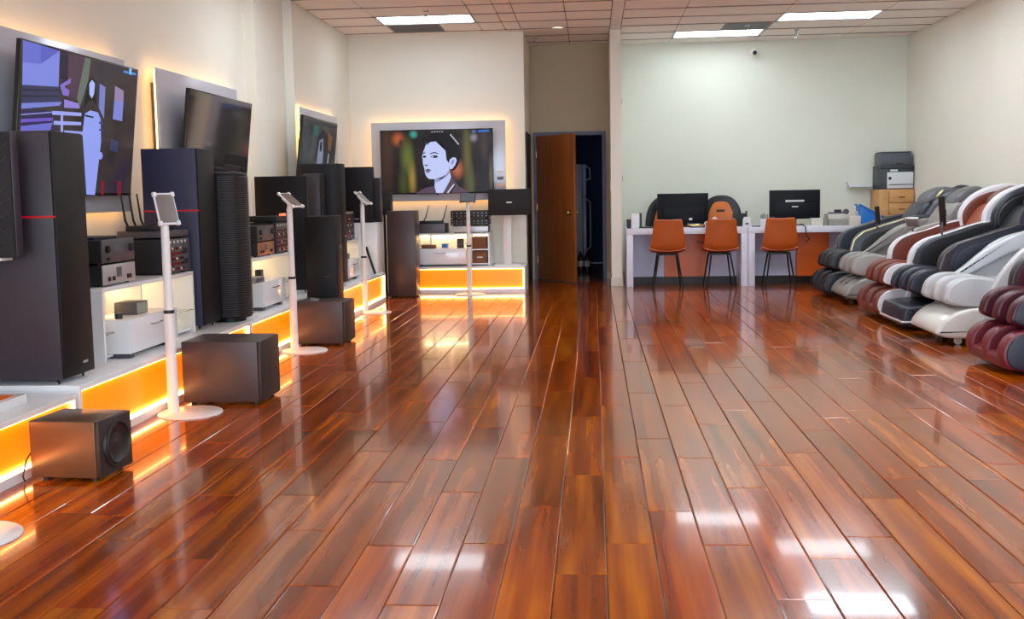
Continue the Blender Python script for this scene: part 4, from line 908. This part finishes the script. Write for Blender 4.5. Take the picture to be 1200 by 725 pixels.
t = thing('paper_tray', 'long grey green tray on the desk by the massage chairs', 'tray', (3.14, 13.84, DT)); obj('front', B(-.13, .13, -.05, -.045, 0, .085, .002), 'greytray', t); obj('back', B(-.13, .13, .12, .125, 0, .085), 'greytray', t); obj('base', B(-.13, .13, -.045, .12, 0, .006), 'greytray', t)
for s in (-1, 1): obj('side', B(s * .1275 - .0025, s * .1275 + .0025, -.045, .12, .006, .085), 'greytray', t)
t = thing('document_pile', 'loose pile of papers and cables standing in the grey green tray', 'papers', (3.12, 13.86, DT + .006))
rr = random.Random(11)
for i in range(9): obj('sheet', B(-.1, .1, -.004 + i * .012, -.002 + i * .012, 0, .11 + rr.uniform(0, .06)), ('jack', 'prwhite', 'ampgrey', 'greytray')[i % 4], t)
simple('white_bag', 'white paper bag standing beside the blue basket', 'bag', [('body', pillow(new(), [(-.07, 0), (-.075, .12), (.075, .12), (.07, 0)], -.04, .05, .008, smooth=1), 'jack'), ('handle', tube(new(), [(-.04, 0, .12), (-.035, 0, .17), (0, 0, .19), (.035, 0, .17), (.04, 0, .12)], .006, 8), 'jack')], (3.335, 13.80, DT))
simple('camera_body', 'black camera with a round lens behind the white paper bag', 'camera', [('body', B(-.08, .06, 0, .06, 0, .15, .01), 'black'), ('top', B(-.06, .03, .01, .05, .15, .2, .008), 'black'), ('lens', cyl(new(), (.09, .0, .17), (.09, .06, .17), .035, n=20), 'ampgrey')], (3.22, 14.12, DT))
# blue mesh basket tipped on the desk edge
t = thing('shopping_basket', 'blue plastic basket tipped over on the desk by the massage chairs', 'basket', (3.37, 13.98, DT + .002)); t.rotation_euler = (0, 0, 0)
bm = new(); pf = [(.055, .005), (.05, .25), (.075, .262), (.42, .06), (.42, .02), (.40, .005)]
pillow(bm, pf, -.11, .11, .006, smooth=1); obj('body', bm, 'blue', t)
for s in (-1, 1): obj('rim', tube(new(), [(.045, s * .118, .262), (.43, s * .118, .055)], .012, 8), 'blue', t)
for i in range(7):
    x = .085 + i * .045; zt = .245 - (x - .06) * .58
    obj('rib', B(x, x + .012, -.117, -.108, .01, zt), 'blue', t)
for i in range(3):
    z = .04 + i * .055; obj('rib', B(.058, .07 + (.245 - z) / .6, -.1165, -.1085, z, z + .01), 'blue', t)
# drawer cabinet with two printers, shelf
t = thing('drawer_cabinet', 'light oak drawer cabinet in the corner under the printers', 'cabinet', (4.155, 14.85, 0))
obj('body', B(-.235, .235, .018, .47, 0, 1.215, .003), 'oak', t)
for i in range(7):
    z1 = 1.185 - i * .165; d = obj('drawer', B(-.10, .228, -.008, .018, z1 - .148, z1, .003), 'oak', t); obj('handle', B(.03, .11, -.024, -.008, z1 - .085, z1 - .070, .003), 'cardbrown', d)
obj('stile', B(-.235, -.105, .004, .018, .02, 1.2, .001), 'oak', t)
t = thing('printer', 'white fronted printer with grey scanner lid on the oak cabinet', 'printer', (4.165, 14.87, 1.215))
obj('base', B(-.225, .225, .02, .42, 0, .285, .006), 'prdark', t); obj('front_panel', B(-.135, .215, 0, .02, .012, .235, .006), 'prwhite', t); obj('scanner_lid', B(-.225, .225, .0, .42, .285, .325, .006), 'prdark', t)
obj('paper_slot', B(-.11, .21, -.003, 0, .058, .07), 'prdark', t); obj('dial', cyl(new(), (-.1, -.004, .15), (-.1, 0, .15), .022), 'black', t); obj('control_panel', B(-.1, 0, -.02, .0, .245, .27, .004), 'prwhite', t)
t = thing('printer', 'plain grey printer stacked on the white fronted one', 'printer', (4.165, 14.89, 1.54)); obj('body', B(-.21, .2, .01, .38, 0, .17, .012), 'prgrey', t); obj('tray_front', B(-.07, .18, 0, .01, .02, .12, .004), 'prgrey', t); obj('lid', B(-.2, .19, .02, .37, .17, .19, .006), 'prdark', t); obj('slot', B(-.02, .08, -.003, 0, .02, .035), 'black', t)
t = thing('wall_shelf', 'short white wall shelf with curled paper beside the oak cabinet', 'shelf', (3.79, YR, 1.25)); obj('board', B(-.19, .12, -.16, 0, 0, .02, .002), 'prwhite', t); obj('curled_sheet', pillow(new(), [(-.2, .02), (-.215, .075), (-.2, .06), (-.15, .035), (.1, .035), (.1, .02)], -.14, -.02, .002, smooth=1), 'prwhite', t)
o = obj('monitor_cable', tube(new(), [(1.43, 14.03, .79), (1.46, 13.85, .775), (1.46, 13.752, .76), (1.455, 13.745, .62), (1.40, 13.75, .56), (1.33, 13.75, .60)], .007, 8), 'cable'); tag(o, 'black cable looping over the front of the desk by the partition', 'cable')
o = obj('monitor_cable', tube(new(), [(2.72, 14.05, .785), (2.70, 13.85, .775), (2.71, 13.752, .76), (2.72, 13.745, .66), (2.76, 13.75, .60), (2.72, 13.75, .56)], .008, 8), 'cable'); tag(o, 'black cable looping over the front of the desk by the massage chairs', 'cable')

# ================================================================ massage chairs (facing the open floor, local -X)
def lea(name, col, rough=.38, coat=.1, var=.06): 
    M[name] = mat(name, col, rough, coat=coat, var=var, scale=5, bump=.05, bscale=180); return name
for n, c in (('mc_black', (16, 16, 21)), ('mc_navy', (30, 34, 50)), ('mc_grey', (74, 76, 84)), ('mc_midgrey', (100, 100, 104)), ('mc_beige', (142, 138, 134)), ('mc_beigelight', (166, 162, 158)), ('mc_brown', (112, 50, 36)), ('mc_tan', (160, 78, 40)),
             ('mc_white', (226, 226, 232)), ('mc_lightgrey', (186, 187, 190)), ('mc_burgundy', (70, 14, 32)), ('mc_burgundylight', (108, 30, 42)), ('mc_darkbrown', (52, 40, 44))): lea(n, c)
M['mc_silver'] = mat('mc_silver', (196, 198, 202), .18, coat=.5, var=.02)
M['mc_pearl'] = mat('mc_pearl', (214, 210, 204), .16, coat=.6, var=.02)
M['mc_trim'] = mat('mc_trim', (222, 214, 170), .25, metal=.4, var=.03)
M['mc_logo'] = mat('mc_logo', (236, 226, 170), .4, var=.03)
FOOT = [(.03, .06), (0, .13), (.02, .215), (.09, .28), (.22, .305), (.38, .30), (.50, .24), (.52, .10), (.42, .04), (.12, .03)]
CALF = [(.08, .34), (.075, .41), (.11, .48), (.20, .53), (.34, .535), (.50, .50), (.56, .38), (.46, .31), (.22, .305)]
COVER = [(.02, .085), (.0, .12), (.05, .20), (.16, .27), (.32, .30), (.55, .29), (.58, .12), (.45, .07), (.15, .06)]
PLINTH = [(0, .07), (.02, .19), (.08, .215), (.40, .235), (.60, .2), (.60, .10), (.55, .04), (.12, .03), (.03, .04)]
ARM_A = [(.32, .10), (.295, .35), (.295, .56), (.33, .67), (.43, .755), (.64, .82), (.92, .905), (1.2, .93), (1.42, .84), (1.50, .45), (1.42, .10), (.9, .06)]
ARM_C = [(.32, .06), (.34, .24), (.40, .44), (.50, .61), (.63, .755), (.82, .845), (1.1, .89), (1.35, .86), (1.46, .45), (1.36, .10), (.8, .05)]
BACK = [(.88, .50), (1.05, .80), (1.17, 1.00), (1.30, 1.13), (1.44, 1.21), (1.58, 1.23), (1.68, 1.15), (1.64, .90), (1.52, .55), (1.2, .42)]
WING = [(1.00, .80), (.97, .96), (1.03, 1.09), (1.15, 1.19), (1.34, 1.255), (1.50, 1.25), (1.52, 1.16), (1.38, .98), (1.24, .84), (1.12, .77)]
def sc(prof, k, cx=None, cz=None, dx=0, dz=0):
    cx = cx if cx is not None else sum(p[0] for p in prof) / len(prof); cz = cz if cz is not None else sum(p[1] for p in prof) / len(prof)
    return [(cx + (x - cx) * k + dx, cz + (z - cz) * k + dz) for x, z in prof]
def massage_chair(label, xf, yc, c, foot='lobes', arm=ARM_A, wing=True, W=.76, trim=None, slot=False, backdx=0.0, ws=1.0):
    t = thing('massage_chair', label, 'massage chair', (xf, yc, 0), 0, 'massage chairs along the right wall')
    h = W / 2; q = h - .072; f = h - .03; k = q - .005          # half widths: arms, inner, feet, calf
    def part(name, prof, y0, y1, m, r=.03, s=4): return obj(name, pillow(new(), prof, y0, y1, r, smooth=s), m, t, smooth=60)
    obj('base', B(.62, 1.45, -q, q, 0, .12, .02), 'mc_black', t)
    if foot == 'lobes':
        for a, b in ((-f, -f + .12), (-.055, .055), (f - .12, f)): part('foot_lobe', FOOT, a, b, c['foot'], .022)
        for s in (-1, 1):
            part('foot_pad', sc(FOOT, .74, .40, .06), min(s * .05, s * (f - .11)), max(s * .05, s * (f - .11)), c['pad'], .02)
            part('foot_side_cap', sc(FOOT, .92, .32, .155), *((-f - .012, -f + .02) if s < 0 else (f - .02, f + .012)), c['cap'], .010)
        part('foot_toe', sc(FOOT, .9, .3, .03, dx=.0)[:1] and [(.02, .05), (.01, .09), (.03, .13), (.2, .14), (.4, .1), (.4, .04), (.1, .032)], -f + .02, f - .02, c['foot'], .02)
    elif foot == 'cover':
        part('foot_cover', COVER, -f, f, c['foot'], .03)
        if slot:
            for s in (-1, 1): part('foot_slot', [(.045, .215), (.20, .295), (.22, .302), (.24, .29), (.07, .2)], s * .10 - .014, s * .10 + .014, 'mc_black', .004, 1)
        part('foot_rail', [(.10, .03), (.10, .08), (.5, .09), (.5, .03)], -f + .27, f - .27, 'mc_black', .01, 1)
        for s in (-1, 1): obj('caster', cyl(new(), (.2, s * (f - .12) - .012, .028), (.2, s * (f - .12) + .012, .028), .028), 'jack', t)
    else:
        part('foot_plinth', PLINTH, -f, f, c['foot'], .03); part('trim_line', [(-.006, .072), (-.006, .088), (.3, .090), (.58, .092), (.58, .078), (.3, .076)], -f - .005, f + .005, 'mc_white', .004, 1)
    for a, b in ((-k, -k + .10), (-.05, .05), (k - .10, k)): part('calf_lobe', CALF, a, b, c['calf'], .022)
    for s in (-1, 1):
        part('calf_pad', sc(CALF, .76, .44, .40), min(s * .045, s * (k - .09)), max(s * .045, s * (k - .09)), c['pad'], .02)
        part('calf_side_cap', sc(CALF, .93, .36, .42), *((-k - .010, -k + .02) if s < 0 else (k - .02, k + .010)), c['ccap'], .008)
    for s in (-1, 1):
        y0, y1 = (-h, -q + .005) if s < 0 else (q - .005, h)
        ar = part('armrest', arm, y0, y1, c['arm'], .016)
        obj('arm_inlay', pillow(new(), sc(arm, .84, dx=.03), *((-h - .008, -h + .02) if s < 0 else (h - .02, h + .008)), .008), c['inlay'], t, smooth=60)
        obj('arm_lining', pillow(new(), sc(arm, .93, dz=.01), *((-q - .01, -q + .012) if s < 0 else (q - .012, q + .01)), .006), c.get('lining', c['pad']), t, smooth=60)
        if arm is ARM_C and s > 0: part('arm_inner', [(.30, .50), (.42, .60), (.58, .73), (.85, .86), (1.1, .90), (1.1, .78), (.8, .70), (.55, .58), (.40, .50)], *((-q, -q + .08) if s < 0 else (q - .08, q)), c['armpad'], .02)
        elif arm is ARM_A: obj('arm_pad', tube(new(), [(.50, s * (h - .05), .765), (.62, s * (h - .05), .80), (.85, s * (h - .05), .875), (1.1, s * (h - .05), .915)], [.01, .022, .022, .015], 10), c['armpad'], t)
        if trim: obj('arm_trim', tube(new(), [(.297, s * (h + .002), .54), (.335, s * (h + .002), .665), (.44, s * (h + .002), .752), (.64, s * (h + .002), .815), (.92, s * (h + .002), .90)], .009, 6), trim, t)
    part('seat', [(.44, .32), (.44, .45), (.52, .50), (.8, .49), (1.1, .45), (1.1, .3), (.6, .26)], -q, q, c['pad'], .04)
    part('backrest', sc(BACK, 1.0, dx=backdx), -q, q, c['back'], .05)
    part('back_cushion', sc([(.94, .60), (1.0, .84), (1.13, 1.04), (1.24, 1.06), (1.2, .90), (1.1, .62)], 1.0, dx=backdx), -q + .04, q - .04, c['pad'], .04)
    if wing:
        for s in (-1, 1): part('shoulder_wing', sc(WING, ws, 1.35, .80), *((-h + .01, -q + .03) if s < 0 else (q - .03, h - .01)), c['wing'], .03)
        for s in (-1, 1): part('wing_pad', sc(sc(WING, ws, 1.35, .80), .78, 1.08, .95), *((-q - .02, -q + .05) if s < 0 else (q - .05, q + .02)), c['pillow'], .025)
    part('head_pillow', sc([(1.18, 1.02), (1.18, 1.12), (1.28, 1.2), (1.42, 1.24), (1.46, 1.18), (1.34, 1.1)], 1.0, dx=backdx), -.17, .17, c['pillow'], .04)
    return t
def pal(**k): return k
MC1 = massage_chair('black massage chair with grey stripes, standing at the end of the desk', 2.60, 12.50, pal(foot='mc_black', pad='mc_navy', cap='mc_black', calf='mc_black', ccap='mc_black', arm='mc_grey', inlay='mc_black', armpad='mc_black', back='mc_grey', wing='mc_grey', pillow='mc_midgrey'), arm=ARM_A, trim='mc_trim', wing=False)
t_l = obj('logo_patch', ball(new(), (0, 0, 0), .1, (.8, 1.3, .18)), 'mc_logo', MC1, loc=(1.325, -.08, 1.165), rot=(0, -.8, 0)); t_l['label'] = 'pale yellow oval emblem'
for k in range(3): obj('emblem_mark', B(-.03, .03, -.07 + k * .055, -.045 + k * .055, .012, .02, .002), 'mc_black', t_l)
bm = new(); ball(bm, (1.56, -.20, 1.09), .2, (.85, .8, .85)); obj('hood', bm, 'mc_black', MC1)
MC2 = massage_chair('beige grey massage chair with smooth slotted foot cover', 2.66, 11.70, pal(foot='mc_beige', pad='mc_beige', cap='mc_beige', calf='mc_beige', ccap='mc_beigelight', arm='mc_beigelight', inlay='mc_beige', armpad='mc_beige', back='mc_beige', wing='mc_midgrey', pillow='mc_midgrey'), foot='cover', arm=ARM_C, slot=True, ws=.62)
MC3 = massage_chair('brown and white massage chair with white shoulder wings', 2.64, 10.44, pal(foot='mc_brown', lining='mc_brown', pad='mc_tan', cap='mc_white', calf='mc_brown', ccap='mc_white', arm='mc_white', inlay='mc_white', armpad='mc_brown', back='mc_brown', wing='mc_white', pillow='mc_brown'), arm=ARM_A)
MC4 = massage_chair('navy massage chair with a white trim line around its base', 2.66, 9.62, pal(foot='mc_navy', pad='mc_black', cap='mc_navy', calf='mc_navy', ccap='mc_navy', arm='mc_navy', inlay='mc_navy', armpad='mc_black', back='mc_navy', wing='mc_navy', pillow='mc_black'), foot='plinth', arm=ARM_A, trim='ampgrey')
part4 = obj('front_strip', pillow(new(), [(.30, .10), (.288, .35), (.288, .56), (.32, .665), (.40, .735), (.43, .70), (.38, .60), (.37, .10)], -.386, -.312, .008), 'mc_darkbrown', MC4, smooth=60)
obj('copper_badge', B(.315, .355, -.390, -.384, .15, .34, .003), 'copper', MC4)
MC5 = massage_chair('silver white massage chair with glossy pearl foot cover', 2.66, 8.70, pal(foot='mc_pearl', pad='mc_lightgrey', cap='mc_silver', calf='mc_lightgrey', ccap='mc_silver', arm='mc_silver', inlay='mc_pearl', armpad='mc_silver', back='mc_grey', wing='mc_grey', pillow='mc_grey'), foot='cover', arm=ARM_C)
obj('speaker_pod', ball(new(), (1.02, -.36, .98), .09, (.6, .5, 1)), 'mc_white', MC5)
MC6 = massage_chair('burgundy massage chair with navy side caps', 2.66, 7.38, pal(foot='mc_burgundylight', pad='mc_burgundy', cap='mc_navy', calf='mc_burgundy', ccap='mc_navy', arm='mc_darkbrown', inlay='mc_navy', armpad='mc_burgundy', back='mc_burgundy', wing='mc_burgundy', pillow='mc_burgundy'), arm=ARM_A)
def chair_tablet(label, loc, rz, hp, wt, ht, m, lean=0.0, frame='black'):
    t = thing('chair_tablet', label, 'tablet', loc, rz, 'tablets on massage chair arms')
    obj('post', tube(new(), [(0, 0, 0), (0, 0, hp * .6), (.01, 0, hp)], .011, 8), 'ampgrey', t)
    hd = obj('tablet', B(-.01, .01, -wt / 2, wt / 2, -ht / 2, ht / 2, .004), frame, t); hd.location = (.0, 0, hp + ht * .35); hd.rotation_euler = (0, lean, 0)
    obj('screen', B(-.0115, -.01, -wt / 2 + .012, wt / 2 - .012, -ht / 2 + .012, ht / 2 - .012), m, hd)
    obj('clip', B(.01, .03, -.03, .03, -.05, .02, .004), 'chrome', hd)
chair_tablet('slim dark tablet on a post on the beige massage chair', (3.16, 12.03, .765), .5, .10, .06, .20, 'screendark', -.1)
chair_tablet('open grey tablet bracket on the brown and white massage chair', (3.18, 10.79, .80), .9, .05, .14, .12, 'screen', -.7, 'silver')
chair_tablet('tall dark tablet on a post on the navy massage chair', (3.20, 9.965, .80), .7, .12, .06, .28, 'black', -.14)
